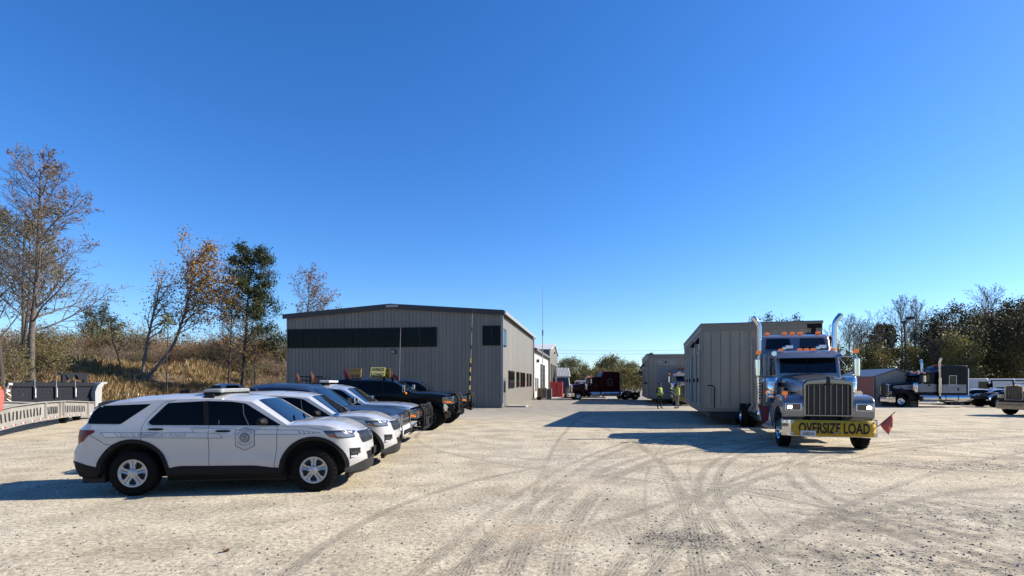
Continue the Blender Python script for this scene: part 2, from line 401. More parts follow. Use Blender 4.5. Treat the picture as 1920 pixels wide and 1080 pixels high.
def main_building():
    b = empty('metal_building', BF.o, BF.rz, 'large grey ribbed metal building with a long dark window band under its low gable', 'building')
    top = lambda x: RH-(RH-EH)*abs(x+BW/2)/(BW/2)
    m = MB(); m.prism([(-BW, -.1), (0, -.1), (0, EH), (-BW/2, RH), (-BW, EH)], 'y', 0, BL)
    ribbed_front(m, -BW, 0, lambda x: top(x)-.02, .05)
    y = .15
    while y < BL:
        m.box((.003, y, EH/2), (.006, .05, EH-.1)); y += .61
    m.build('wall', M_SIDE, b)
    m = MB()   # roof with overhang and dark rake trim
    o = .22
    m.prism([(-BW-o, EH+.02), (-BW/2, RH+.06), (o, EH+.02), (o, EH+.16), (-BW/2, RH+.22), (-BW-o, EH+.16)], 'y', -.16, BL+.2)
    rf = m.build('roof', mat('roof_sheet', (.33, .33, .33), .45), b)
    m = MB(); m.prism([(-BW-o-.02, EH-.20), (-BW/2, RH-.16), (o+.02, EH-.20), (o+.02, EH+.18), (-BW/2, RH+.24), (-BW-o-.02, EH+.18)], 'y', -.22, -.165)
    m.build('rake_trim', M_TRIM, b)
    m = MB(); m.b2(o+.003, o+.15, -.2, BL+.2, EH-.12, EH+.12); m.b2(.04, .16, BL-.3, BL-.2, 0, EH-.1); m.build('gutter', M_GUT, b)
    m = MB(); m.b2(.04, .15, -.02, .09, .3, EH-.12); m.tube([(.1, .03, .35), (.14, -.25, .06)], .05); m.b2(-.03, .035, -.06, 0, 0, EH-.2); m.build('downspout', M_GUT, b)
    m = MB(); p = BF.front(737, 574); m.b2(p[0]-.5, p[0]+.5, -.27, -.225, RH-.06, RH+.14); m.build('ridge_cap', M_GUT, b)
    # band of windows
    def window(x0, x1, z0, z1, panes, fr=.09):
        m = MB()
        m.b2(x0, x1, -.10, .02, z0, z0+fr); m.b2(x0, x1, -.10, .02, z1-fr, z1)
        m.b2(x0, x0+fr, -.10, .02, z0+fr, z1-fr); m.b2(x1-fr, x1, -.10, .02, z0+fr, z1-fr)
        for i in range(1, panes):
            xx = x0+(x1-x0)*i/panes; m.b2(xx-.02, xx+.02, -.07, .02, z0+fr, z1-fr)
        w = m.build('window', M_FRAME, b)
        for i in range(panes):
            m = MB(); a = x0+(x1-x0)*i/panes; c = x0+(x1-x0)*(i+1)/panes; m.b2(a+.05, c-.05, -.06, -.045, z0+fr*.6, z1-fr*.6)
            m.build('pane', M_GLASS, w)
    x0, z1 = BF.front(540, 618); x1, z0 = BF.front(819, 650.3)
    z1 = (z1+BF.front(819, 613)[1])/2; z0 = (z0+BF.front(540, 653)[1])/2
    window(x0, x1, z0, z1, 9)
    x0, z1 = BF.front(905, 611); window(x0, -.06, BF.front(905, 648)[1], z1, 2)
    def swin(px0, px1, py0, py1, nm='window', mt=None):
        a, z1 = BF.side(px0, py0); c, z0 = BF.side(px1, py1); z0 = (z0+BF.side(px0, py1)[1])/2
        m = MB(); m.b2(.0, .10, a, c, z0, z1); w = m.build(nm, M_FRAME, b)
        m = MB(); m.b2(.102, .112, a+.07, c-.07, z0+.07, z1-.07); m.build('pane', mt or M_GLASS, w)
    z1 = 0
    swin(941, 948, 615, 649)
    for (a, c) in ((953, 963), (968, 972.4), (975.6, 978.8), (980.3, 983.3), (987.4, 990), (992.6, 995.2)):
        y0 = BF.side(a, 0)[0]; d0 = 41.5+.99*y0; z_hi = 3.0; z_lo = 1.55 if a > 960 else 1.5
        swin(a, c, 718-(z_hi-1.95)/d0*1000, 718-(z_lo-1.95)/(41.5+.99*BF.side(c, 0)[0])*1000)
    a, _ = BF.side(940.8, 700); c, _ = BF.side(946.8, 700)
    m = MB(); m.b2(0, .08, a, c, .05, 2.35); dr = m.build('door', mat('door_grey', (.14, .14, .145), .5), b)
    m = MB(); m.b2(.082, .095, a+.2, c-.2, 1.2, 2.1); m.build('door_glass', M_GLASS, dr)
    m = MB(); m.tube([(.1, c-.15, 1.05), (.16, c-.15, 1.05), (.16, c-.3, 1.05)], .02); m.build('handle', M_CHR2, dr)
    x, z = BF.front(738, 660)
    m = MB(); m.b2(x-.22, x+.22, -.2, -.04, z-.16, z+.16); fx = m.build('wall_light', M_TRIM, b, bevel=.02)
    m = MB(); m.b2(x-.16, x+.16, -.215, -.203, z-.1, z+.1); m.build('lens', mat('lamp_lens', (.35, .35, .34), .3), fx)
main_building()
def small(name, label, cat, fn, mt, loc=(0, 0, 0), rz=0, **k):
    m = MB(); fn(m); o = m.build(name, mt, None, **k); o.location = loc; o.rotation_euler = (0, 0, rz); return tag(o, label, cat)
def bw(x, y): return BF.o+BF.ex*x+BF.ey*y
small('door_step', 'low pale concrete step below the side door of the metal building', 'step', lambda m: m.b2(.0, 1.6, -.6, 1.4, 0, .12), M_CONC, bw(.15, 2.0), BF.rz, bevel=.02)
def white_building():
    b = empty('white_building', bw(0, BL+.4), BF.rz, 'low white sided workshop joined behind the grey metal building', 'building')
    L = 23.2; H = 6.0
    m = MB(); m.b2(-14, 0, 0, L, -.1, H)
    y = .2
    while y < L: m.box((.004, y, H/2), (.008, .07, H-.1)); y += .9
    m.build('wall', M_WHITE, b)
    m = MB(); m.prism([(-14, H+.9), (.3, H+.02), (.3, H+.25), (-14, H+1.15)], 'y', -.1, L+.1); m.build('roof', mat('roof_brown', (.12, .11, .10), .5), b)
    m = MB(); m.b2(.31, .45, -.1, L+.1, H-.1, H+.2); m.build('gutter', mat('gutter_brown', (.17, .15, .13), .5), b)
    for y0, y1, z0, z1 in ((2.2, 3.1, .9, 2.6), (4.6, 5.6, .9, 2.6), (9.0, 12.2, .05, 4.6), (13.4, 16.4, .05, 4.6)):
        m = MB(); m.b2(0, .06, y0, y1, z0, z1); w = m.build('window' if z0 > .5 else 'bay_door', M_FRAME, b)
        if z0 > .5:
            m = MB(); m.b2(.062, .07, y0+.08, y1-.08, z0+.08, z1-.08); m.build('pane', M_GLASS, w)
        else:
            m = MB()
            for k in range(6): m.b2(.061, .075, y0+.12, y1-.12, z0+.2+k*.72, z0+.82+k*.72)
            m.build('door_panel', mat('door_panel', (.03, .035, .03), .5), w)
    m = MB(); m.b2(.03, .35, 3.6, 4.0, 4.6, 5.0); m.build('wall_light', M_TRIM, b)
    # taller bay behind, gable to the right
    c = empty('tall_workshop', bw(0, BL+.4+L+.3), BF.rz, 'tall grey workshop with a white roof and three dark bay doors past the white one', 'building')
    L3 = 21; E3, R3 = 7.4, 8.9
    m = MB(); m.prism([(0, -.1), (L3, -.1), (L3, E3), (L3/2, R3), (0, E3)], 'x', -16, .25)
    y = .3
    while y < L3: m.box((.255, y, E3/2), (.01, .08, E3-.1)); y += 1
    ribbed_front(m, -16, .2, lambda x: E3-.05, 5.0)
    m.build('wall', M_SIDE, c)
    m = MB(); m.prism([(-.3, E3), (L3/2, R3+.05), (L3+.3, E3), (L3+.3, E3+.16), (L3/2, R3+.22), (-.3, E3+.16)], 'x', -16, .5); m.build('roof', mat('roof_white', (.75, .75, .74), .5), c)
    for y0 in (2.0, 8.2, 14.4):
        m = MB(); m.b2(.25, .33, y0, y0+4.4, .1, 5.2); d = m.build('bay_door', M_DARK, c)
    m = MB(); m.b2(.3, .5, 10.2, 10.6, 7.3, 7.7); m.build('wall_light', M_TRIM, c)
white_building()
def mast():
    p = P(1017.5, 640, 67); m = MB(); m.tube([(0, 0, 0), (0, 0, 8.6)], .05, 6)
    o = empty('antenna_mast', (p.x, p.y, 0), 0, 'thin tall radio mast rising beside the white workshop', 'antenna')
    m.build('pole', M_GUT, o); m = MB(); m.tube([(0, 0, 8.6), (0, 0, 14.2)], [.035, .02], 5); m.b2(-.08, .08, -.08, .08, 7.9, 8.6); m.build('whip', M_GUT, o)
mast()
# utilities standing against the workshop wall
def acunit(px0, px1, py0, d, name, label, col):
    a = P(px0, py0, d); c = P(px1, py0, d); w = c.x-a.x
    o = empty(name, ((a.x+c.x)/2, d, 0), BF.rz, label, 'air conditioner')
    m = MB(); m.b2(-w/2, w/2, -.4, .4, .05, a.z); m.build('cabinet', mat('ac_'+str(px0), col, .55), o, bevel=.03)
    m = MB()
    for k in range(9): m.b2(-w/2+.08, w/2-.08, -.415, -.402, .2+k*(a.z-.4)/9, .26+k*(a.z-.4)/9)
    m.build('louvre', mat('ac_louvre', (.12, .115, .105), .6), o)
acunit(1016, 1025.5, 727, 65, 'condenser_unit', 'tan outdoor condenser unit beside the white wall, left of the grey one', (.36, .33, .26))
acunit(1025.5, 1034.5, 729, 63, 'condenser_unit', 'grey outdoor condenser unit with a louvred front, right of the tan one', (.20, .20, .19))
p = P(1012, 727, 66)
def crate(m):
    for k in range(5): m.b2(-.28+k*.125, -.19+k*.125, -.3, -.26, 0, p.z)
    m.b2(-.3, .32, -.25, .3, .02, p.z-.08)
small('wooden_crate', 'pale yellow slatted wooden crate against the white workshop wall', 'crate', crate, mat('crate_wood', (.45, .33, .14), .8), (p.x, p.y, 0), BF.rz)
p = P(1011, 742, 61)
small('planter', 'low black tub on the gravel before the wooden crate', 'planter', lambda m: m.lathe([(0, .0), (0, .22), (.30, .34), (.33, .34), (.33, .30), (.25, .28), (.25, 0)], (0, 0, 0), 'z', 14), M_PLAS, (p.x, p.y, 0))
p = P(1039, 719, 76)
def redbox(m):
    m.b2(-.85, -.02, -.5, .5, .15, 2.1); m.b2(.02, .85, -.5, .5, .15, 2.1); m.b2(-.95, .95, -.6, .6, 0, .14)
small('fuel_cabinet', 'bright red pair of steel tanks standing by the tall workshop doors', 'tank', redbox, M_RED, (p.x, 72, 0), BF.rz, bevel=.05)
def blue_shed():
    o = empty('blue_container', (P(1057, 0, 96).x, 96, 0), R(-3), 'dark blue storage container with a white ribbed awning roof', 'container')
    m = MB(); m.b2(-1.05, .75, 0, 5, -.1, 2.9)
    for k in range(7): m.b2(-1.0+k*.25, -.9+k*.25, -.05, 0, 0, 2.85)
    m.build('wall', mat('blue_steel', (.02, .04, .16), .5), o)
    m = MB(); m.prism([(-.3, 2.95), (5, 4.6), (5, 4.75), (-.3, 3.1)], 'x', -1.2, 1.2)
    for k in range(9): m.prism([(-.3, 3.11), (5, 4.76), (5, 4.85), (-.3, 3.2)], 'x', -1.15+k*.27, -1.05+k*.27)
    m.build('roof', mat('roof_white', (.75, .75, .74), .5), o)
    m = MB(); m.tube([(.85, -.2, 3.0), (1.2, -.2, 0)], .09, 6); m.build('strut', M_GALV, o)
blue_shed()
# ------------------------------------------------------------------ modular buildings on trailers
M_MOD = mat('module_tan', (.44, .37, .275), .55, var=.16, vscale=1, st=(2, 2, .15))
M_MODT = mat('module_trim', (.33, .285, .215), .55, var=.06)
M_MODD = mat('module_door', (.50, .46, .39), .5, var=.06)
def wheel_geo(m_t, m_r, c, r, w, rim_r, sgn=-1, holes=True):
    """tyre and dished steel rim about the y axis, facing sgn*y"""
    x, y, z = c; h = w/2
    m_t.lathe([(-h, rim_r*.98), (-h*.98, r*.90), (-h*.75, r*.985), (-h*.3, r), (h*.3, r), (h*.75, r*.985), (h*.98, r*.90), (h, rim_r*.98), (h*.4, rim_r*.95), (h*.4, .02), (-h*.4, .02), (-h*.4, rim_r*.95), (-h, rim_r*.98)], c, 'y', 32, sgn)
    for k in range(32):   # shoulder lugs
        a = 2*math.pi*k/32; q = Matrix.Rotation(a, 3, 'Y')
        m_t.box(Vector(c)+q@Vector((0, sgn*h*.72, r*.985)), (.05*r, h*.5, .03*r), M=q)
def big_rim(m, c, w, rr, sgn=-1, front=True):
    h = w/2
    if front:
        m.lathe([(h*1.02, rr), (h*.9, rr*.9), (h*.55, rr*.82), (h*.45, rr*.5), (h*.75, rr*.42), (h*.8, rr*.32), (h*1.25, rr*.28), (h*1.35, rr*.15), (h*1.35, .001)], c, 'y', 26, sgn)
    else:
        m.lathe([(h*1.02, rr), (h*.8, rr*.92), (-h*.2, rr*.85), (-h*.4, rr*.5), (h*.3, rr*.42), (h*.5, rr*.3), (h*.55, .001)], c, 'y', 26, sgn)
    for k in range(10):
        a = 2*math.pi*k/10; m.tube([(c[0]+math.cos(a)*rr*.55, c[1]+sgn*h*.45, c[2]+math.sin(a)*rr*.55), (c[0]+math.cos(a)*rr*.55, c[1]+sgn*h*.72, c[2]+math.sin(a)*rr*.55)], rr*.05, 6)
def trailer(o, name, label, y0, y1, xa, xb, wheels, z_top=.60):
    t = empty(name, o[0], o[1], label, 'trailer')
    m = MB()
    for x in (xa, xb): m.b2(x-.12, x+.12, y0, y1, .34, z_top)
    k = y0+.3
    while k < y1: m.b2(xa+.13, xb-.13, k, k+.15, .45, z_top-.03); k += 1.2
    m.b2(xa-.1, xb+.1, y0-.06, y0, .3, z_top)
    m.build('chassis', M_STEEL, t)
    for (x, y, s) in wheels:
        mt = MB(); wheel_geo(mt, None, (0, 0, 0), .40, .26, .2); w = mt.build('wheel', M_RUB, t); w.rotation_euler = (0, 0, R(90)); w.location = (x, y, .40)
        if s > 0: w.rotation_euler = (0, 0, R(90))
        else: w.rotation_euler = (0, 0, R(-90))
        mr = MB(); big_rim(mr, (0, 0, 0), .26, .2, -1, False); mr.build('rim', mat('rim_white', (.6, .6, .58), .5), w)
    return t
def module(name, label, o, rz, W_, L_, z0, z1, second=False):
    b = empty(name, (*o, 0), rz, label, 'building')
    m = MB(); m.b2(0, W_, 0, L_, z0, z1); m.build('wall', M_MOD, b); m = MB()
    x = .42
    while x < W_-.1:
        m.b2(x-.02, x+.02, -.012, 0, z0+.1, z1-.3); x += .41
    y = .3
    while y < L_:
        m.b2(-.012, 0, y-.02, y+.02, z0+.1, z1-.3); y += .41
    m.build('panel_seam', mat('module_seam', (.29, .24, .175), .6), b)
    m = MB(); m.b2(-.06, W_+.06, -.06, L_+.06, z1+.002, z1+.10); m.b2(-.035, W_+.035, -.035, -.002, z1-.24, z1); m.b2(-.035, -.002, -.002, L_, z1-.24, z1)
    m.b2(-.03, .08, -.03, -.002, z0, z1-.24); m.b2(W_-.08, W_+.03, -.03, -.002, z0, z1-.24); m.b2(-.03, -.002, -.002, .10, z0, z1-.24)
    m.b2(-.04, W_+.04, -.04, L_, z0-.16, z0-.002)
    m.build('trim', M_MODT, b)
    m = MB(); m.b2(-.06, W_+.06, -.06, L_+.06, z1+.103, z1+.13); m.build('roof', M_STEEL, b)
    doors = ((.55, 1.45), (2.7, 3.7), (5.8, 6.9), (7.8, 9.0), (9.9, 11.2)) if not second else ((.9, 1.7), (2.2, 3.1), (3.5, 4.4), (7.0, 8.0))
    for a, c in doors:
        m = MB(); zt = z1-1.15; m.b2(-.05, -.014, a, c, z0+.12, zt); d = m.build('door', M_MODD, b)
        m = MB(); m.b2(-.085, -.052, a, a+.07, z0+.1, zt); m.b2(-.085, -.052, c-.07, c, z0+.1, zt); m.b2(-.085, -.052, a+.07, c-.07, zt-.07, zt); m.build('door_frame', mat('door_frame_pale', (.62, .58, .50), .5), d)
        m = MB(); m.b2(-.12, -.052, c-.22, c-.14, z0+1.2, z0+1.4); m.build('handle', M_PLAS, d)
    for y in ((1.0, 3.8) if not second else (8.9, 7.6)):
        m = MB(); m.b2(-.05, -.014, y-.3, y+.3, z1-1.05, z1-.38); v = m.build('vent', mat('vent_white', (.7, .7, .67), .5), b)
        m = MB(); m.prism([(-.052, z1-.75), (-.052, z1-.42), (-.24, z1-.66), (-.24, z1-.75)], 'y', y-.24, y+.24); m.build('vent_hood', M_PLAS, v)
    return b
MZ = R(-14.5)
mod1 = module('modular_building', 'tan panelled modular building on a trailer behind the lit silver truck', (8.9, 25.0), MZ, 5.03, 13.2, .78, 4.60)
m = MB()
for (a, c, e, f_) in ((4.45, 5.04, 4.40, 4.60), (4.62, 4.80, 4.18, 4.40), (4.40, 5.04, 4.08, 4.18), (4.90, 5.07, 3.7, 4.08)): m.b2(a, c, -.05, -.037, e, f_)
m.build('black_tape', M_PLAS, mod1)
m = MB(); m.tube([(.55, -.05, .8), (.55, -.05, 1.75), (.45, -.05, 1.83), (.25, -.05, 1.83)], .022, 6); m.build('cable', M_PLAS, mod1)
m = MB(); m.b2(3.0, 3.12, -.06, -.014, 2.0, 2.75); m.build('conduit_box', M_MODD, mod1)
trailer(((8.9, 25.0, 0), MZ), 'module_trailer', 'low dark steel trailer carrying the nearer tan modular building', -.15, 13.0, .45, 4.5, [(1.0, y, 1) for y in (7.2, 8.1, 9.0)]+[(4.1, y, -1) for y in (7.2, 8.1, 9.0)])
mod2 = module('modular_building', 'smaller looking tan modular building with a black star plate, parked farther off', (.256*50, 50.0), R(-11), 5.0, 12.0, .62, 4.50, True)
m = MB(); m.b2(.75, 2.35, -.03, -.014, 1.0, 3.55); m.build('door', mat('module_grey', (.30, .29, .28), .5), mod2)
m = MB(); m.b2(.6, 2.5, -.04, -.014, 3.62, 4.15); pl = m.build('vent_plate', M_MODD, mod2)
m = MB(); st = [(1.55+(.19 if k % 2 == 0 else .07)*math.cos(k*math.pi/4), 3.9+(.19 if k % 2 == 0 else .07)*math.sin(k*math.pi/4)) for k in range(8)]
m.prism(st, 'y', -.05, -.042)
for x, z in ((.75, 4.05), (.75, 3.72), (.85, 3.72), (1.25, 4.02), (1.3, 3.75), (1.85, 4.02), (1.85, 3.78), (2.35, 4.02), (2.35, 3.75)): m.b2(x-.035, x+.035, -.05, -.042, z-.04, z+.04)
m.build('star_mark', M_PLAS, pl)
trailer(((.256*50, 50.0, 0), R(-11)), 'module_trailer', 'dark steel trailer under the farther tan modular building with the star plate', -.2, 12.0, .5, 4.4, [(1.0, y, 1) for y in (1.6, 2.5)]+[(4.0, y, -1) for y in (1.6, 2.5)], .44)
# shed on the right
def shed():
    F = Frame((.679*45, 45.0), R(-6))
    o = empty('small_shed', F.o, F.rz, 'small shed with red left side, beige front and a grey roll-up door', 'shed')
    w = 3.45; e, r = 2.45, 3.05
    m = MB(); m.prism([(0, -.1), (w, -.1), (w, e), (w/2, r), (0, e)], 'y', 0, .08)
    for k in range(9): m.b2(.04, w-.04, -.02, 0, .12+k*.27, .16+k*.27)
    m.build('front_wall', mat('shed_beige', (.46, .41, .34), .6), o)
    m = MB(); m.b2(0, .08, .085, 6, -.1, e); m.b2(w-.08, w, .085, 6, -.1, e); m.b2(.08, w-.08, 5.9, 6, -.1, e)
    for k in range(10): m.b2(-.02, 0, .1, 6, .1+k*.24, .15+k*.24)
    m.build('side_wall', mat('shed_red', (.40, .10, .085), .55), o)
    m = MB(); m.prism([(-.12, e-.02), (w/2, r+.03), (w+.12, e-.02), (w+.12, e+.08), (w/2, r+.13), (-.12, e+.08)], 'y', -.12, 6.1); m.build('roof', mat('shed_roof', (.16, .18, .21), .4, .3), o)
    m = MB(); m.b2(.0, .09, -.05, -.022, 0, e-.05); m.b2(w-.09, w, -.05, -.022, 0, e-.05); m.build('corner_trim', M_TRIM, o)
    m = MB(); m.b2(.62, 2.85, -.05, -.022, 0, 1.95)
    for k in range(12): m.b2(.64, 2.83, -.065, -.05, .05+k*.16, .12+k*.16)
    m.build('roll_up_door', mat('shed_door', (.055, .065, .08), .5), o)
shed()
def light_pole():
    p = P(1703, 700, 66); o = empty('lamp_pole', (p.x, p.y, 0), 0, 'brown wooden pole with a dark lamp on top before the trees', 'lamp pole')
    m = MB(); m.tube([(0, 0, -.1), (-.5, 0, 9.6)], [.15, .11], 8); m.build('pole', mat('pole_wood', (.14, .10, .075), .9, var=.3), o)
    m = MB(); m.tube([(-.5, 0, 9.5), (-.1, -.3, 9.9)], .06, 6); m.box((.0, -.4, 9.95), (.7, .5, .3)); m.b2(-.75, -.3, -.15, .15, 9.3, 9.6); m.build('lamp_head', M_STEEL, o)
    m = MB(); m.b2(-.32, -.18, -.18, -.1, 3.0, 3.5); m.build('meter_box', M_WPAINT, o)
light_pole()
# power line crossing the far sky
m = MB()
for z0 in (1.95+68*.15, 1.95+62*.15): m.tube([(-10+k*8, 150, z0-1.2*math.sin(k/10*math.pi)) for k in range(11)], .03, 4)
tag(m.build('power_line', M_PLAS), 'thin dark power wires spanning the sky above the far bushes', 'power line')
# ------------------------------------------------------------------ cars
M_LENS = mat('lamp_clear', (.20, .215, .24), .08, .3, var=.1, coat=1)
M_LENSD = mat('lamp_dark', (.03, .033, .04), .08, var=.1, coat=1)
M_TAIL = mat('tail_red', (.20, .005, .007), .3, spec=.3, var=.1)
M_CARGL = mat('car_glass', (.003, .0035, .004), .07, var=.05, spec=.15)
M_WSGL = mat('windscreen_glass', (.005, .008, .014), .04, var=.02, spec=.35, coat=0)
M_SEAM = mat('panel_seam', (.02, .02, .02), .7)
M_HUB = mat('wheel_silver', (.33, .33, .33), .35, .55, var=.06)
M_DEC = mat('decal_grey', (.33, .345, .37), .4, var=.05)
M_DECD = mat('decal_dark', (.16, .17, .19), .4, var=.05)
M_MESH = mat('grille_mesh', (.012, .012, .013), .4)
def paint(name, col, metal=0, rough=.28):
    dk = max(col) < .2
    return mat('paint_'+name, col, rough, metal, var=.03, vscale=1.2, coat=.12 if dk else .8, spec=.14 if dk else .5, dust=.55 if name == 'police_white' else .25)
class Car:
    def __init__(s, **k):
        s.__dict__.update(dict(nx=.55, nr=.35, kf=.62, kr=.86, pf=3.2, pr=3, tuck=.05, tmb=.24, n=3.4, clad=None)); s.__dict__.update(k)
    def zt(s, x): return (interp(s.top, x-.03)+2*interp(s.top, x)+interp(s.top, x+.03))/4
    def zb(s, x):
        z = interp(s.bot, x)
        for xw, zw, r in s.arches:
            if abs(x-xw) < r: z = max(z, zw+math.sqrt(r*r-(x-xw)**2))
        return z
    def cr(s, x): return interp(s.crown, x)
    def plan(s, x):
        f = 1
        u = (x-(s.x1-s.nx))/s.nx
        if u > 0: f *= 1-(1-s.kf)*min(1, u)**s.pf
        u = ((s.x0+s.nr)-x)/s.nr
        if u > 0: f *= 1-(1-s.kr)*min(1, u)**s.pr
        return f
    def ys(s, x, z):
        w = s.W*s.plan(x)
        if z < s.belt: w -= s.tuck*max(0, (s.belt-.22-z)/(s.belt-.45))**2*s.W
        else: w -= s.tmb*(z-s.belt)**1.08
        if hasattr(s, 'crease'): w += .018*math.exp(-((z-s.crease)/.07)**2)-.014*math.exp(-((z-s.crease+.26)/.12)**2)+.012*math.exp(-((z-s.crease+.46)/.05)**2)
        return w
    def y(s, x, z):
        t = s.zt(x); c = s.cr(x); zz = t-c
        if z <= zz: return s.ys(x, z)
        f = min(1, (z-zz)/c); return s.ys(x, zz)*(1-f)**(1/s.n)
    def z_at(s, x, y):
        t = s.zt(x); c = s.cr(x); ye = s.ys(x, t-c); return t-c*min(1, abs(y)/ye)**s.n
    def warp(s, x, z):
        a = sst(s.x1-s.nx*1.1, s.x1, x)
        if a > 0: x += a*interp(s.wf, z)
        a = sst(s.x0+s.nr*1.1, s.x0, x)
        if a > 0: x += a*interp(s.wr, z)
        return x
    def pt(s, x, y, z): return (s.warp(x, z), y, z)
    def side(s, p, sg=-1, off=.004):
        x, z = p; return (s.warp(x, z), sg*(s.y(x, z)+off), z)
    def topp(s, p, off=.004):
        x, y = p; z = s.z_at(x, y); e = .01; dx = (s.z_at(x+e, y)-s.z_at(x-e, y))/(2*e); n = Vector((-dx, 0, 1)).normalized()*off
        return (s.warp(x, z)+n.x, y, z+n.z)
    def fx(s, y, z, off=.004):
        """front surface at lateral y, height z"""
        a = abs(y); lo, hi = s.x1-s.nx*1.5, s.x1
        if s.y(hi-.001, z) >= a:
            yc = max(.05, s.y(hi, z)); x = hi+s.bulge*(1-(a/yc)**2)
        else:
            for _ in range(24):
                m = (lo+hi)/2
                if s.y(m, z) > a: lo = m
                else: hi = m
            x = lo
        return (s.warp(min(x, s.x1), z)+max(0, x-s.x1)+off, y, z)
    bulge = .06
    def shell(s, mt, parent, name='body', smooth=38):
        xs = set(np.linspace(s.x0, s.x1, 70))
        for i in range(9): xs.add(s.x1-s.nx*.5*(i/9)**2); xs.add(s.x0+s.nr*.4*(i/9)**2)
        for p in s.top: xs.add(min(max(p[0], s.x0), s.x1))
        for xw, zw, r in s.arches:
            for k in range(25): xs.add(xw-r*math.cos(math.pi*k/24))
        xs = sorted(x for x in xs if s.x0 <= x <= s.x1); xs = [x for i, x in enumerate(xs) if i == 0 or x-xs[i-1] > .004]
        rows = []
        NS, NT = 14, 9
        for x in xs:
            t = s.zt(x); c = s.cr(x); b = min(s.zb(x), t-c-.02); half = []
            for j in range(NS): z = lerp(b, t-c, j/(NS-1)); half.append((s.ys(x, z), z))
            ye = half[-1][0]
            for j in range(1, NT+1):
                f = 1-j/NT; f = f**.8; half.append((ye*f, t-c*f**s.n))
            r = [s.pt(x, -y, z) for y, z in half]+[s.pt(x, y, z) for y, z in half[-2::-1]]
            rows.append(r)
        m = MB(); m.loft(rows)
        k = len(rows[0])
        for ri, sg in ((0, -1), (len(rows)-1, 1)):
            row = rows[ri]; cols = []
            for c_ in range(9):
                f = c_/8; cc = []
                for j in range(k//2+1):
                    a, b = Vector(row[j]), Vector(row[k-1-j]); p = a.lerp(b, f); p.x += sg*s.bulge*(1-(2*f-1)**2)*(1 if sg > 0 else .5); cc.append(p)
                cols.append(cc)
            m.loft(cols)
        o = m.build(name, mt, parent, smooth=smooth)
        # floor pan and wheel wells keep the light out
        return o
    def patch(s, name, poly, mt, parent, sides=(-1, 1), off=.004, step=.09, smooth=30):
        v, f = tess(poly, step)
        for sg in sides[::-1]:
            m = MB(); m.add([s.side(p, sg, off) for p in v], f); o = m.build(name, mt, parent, smooth=smooth)
        return o
    def front(s, name, poly, mt, parent, sides=(1,), off=.006, step=.05):
        v, f = tess(poly, step); m = MB()
        for sg in sides: m.add([s.fx(sg*p[0], p[1], off) for p in v], f)
        return m.build(name, mt, parent, smooth=40)
    def top_patch(s, name, poly, mt, parent, off=.005, step=.07):
        v, f = tess(poly, step); m = MB(); m.add([s.topp(p, off) for p in v], f); return m.build(name, mt, parent, smooth=40)
    def seam(s, pts, m, w=.006, sides=(-1, 1), off=.0055):
        for a, b in zip(pts, pts[1:]):
            n = max(2, int((Vector(a)-Vector(b)).length/.05)); d = (Vector(b)-Vector(a)).normalized(); q = Vector((-d.y, d.x))*w/2
            ps = [Vector(a).lerp(Vector(b), i/n) for i in range(n+1)]
            for sg in sides: m.loft([[s.side(p+q, sg, off), s.side(p-q, sg, off)] for p in ps])
    def under(s, parent, z0=.2, clr=.30):
        m = MB(); a = [s.x0+.12]; ends = []
        for xw, zw, r in sorted(s.arches): ends += [xw-r+.02, xw+r-.02]
        segs = [(s.x0+.1, ends[0]), (ends[1], ends[2]), (ends[3], s.x1-.2)]
        for a, b in segs: m.b2(a, b, -s.W*.86, s.W*.86, z0, .75)
        m.b2(s.x0+.3, s.x1-.5, -s.W*.6, s.W*.6, z0+.05, 1.0)
        for xw, zw, r in s.arches: m.b2(xw-r+.02, xw+r-.02, -s.W*.62, s.W*.62, z0+.1, zw+r-.05)
        return m.build('underbody', M_DARK, parent)
    def arch_lining(s, parent, mt=M_DARK):
        for xw, zw, r in s.arches:
            for sg in (-1, 1):
                rows = []; m = MB()
                for k in range(17):
                    a = math.pi*k/16; x = xw+r*math.cos(a); z = zw+r*math.sin(a); y = s.y(min(max(x, s.x0), s.x1), z)
                    rows.append([s.pt(x, sg*(y-.002), z), (x, sg*.45, z)])
                m.loft(rows); m.build('wheel_well', mt, parent)
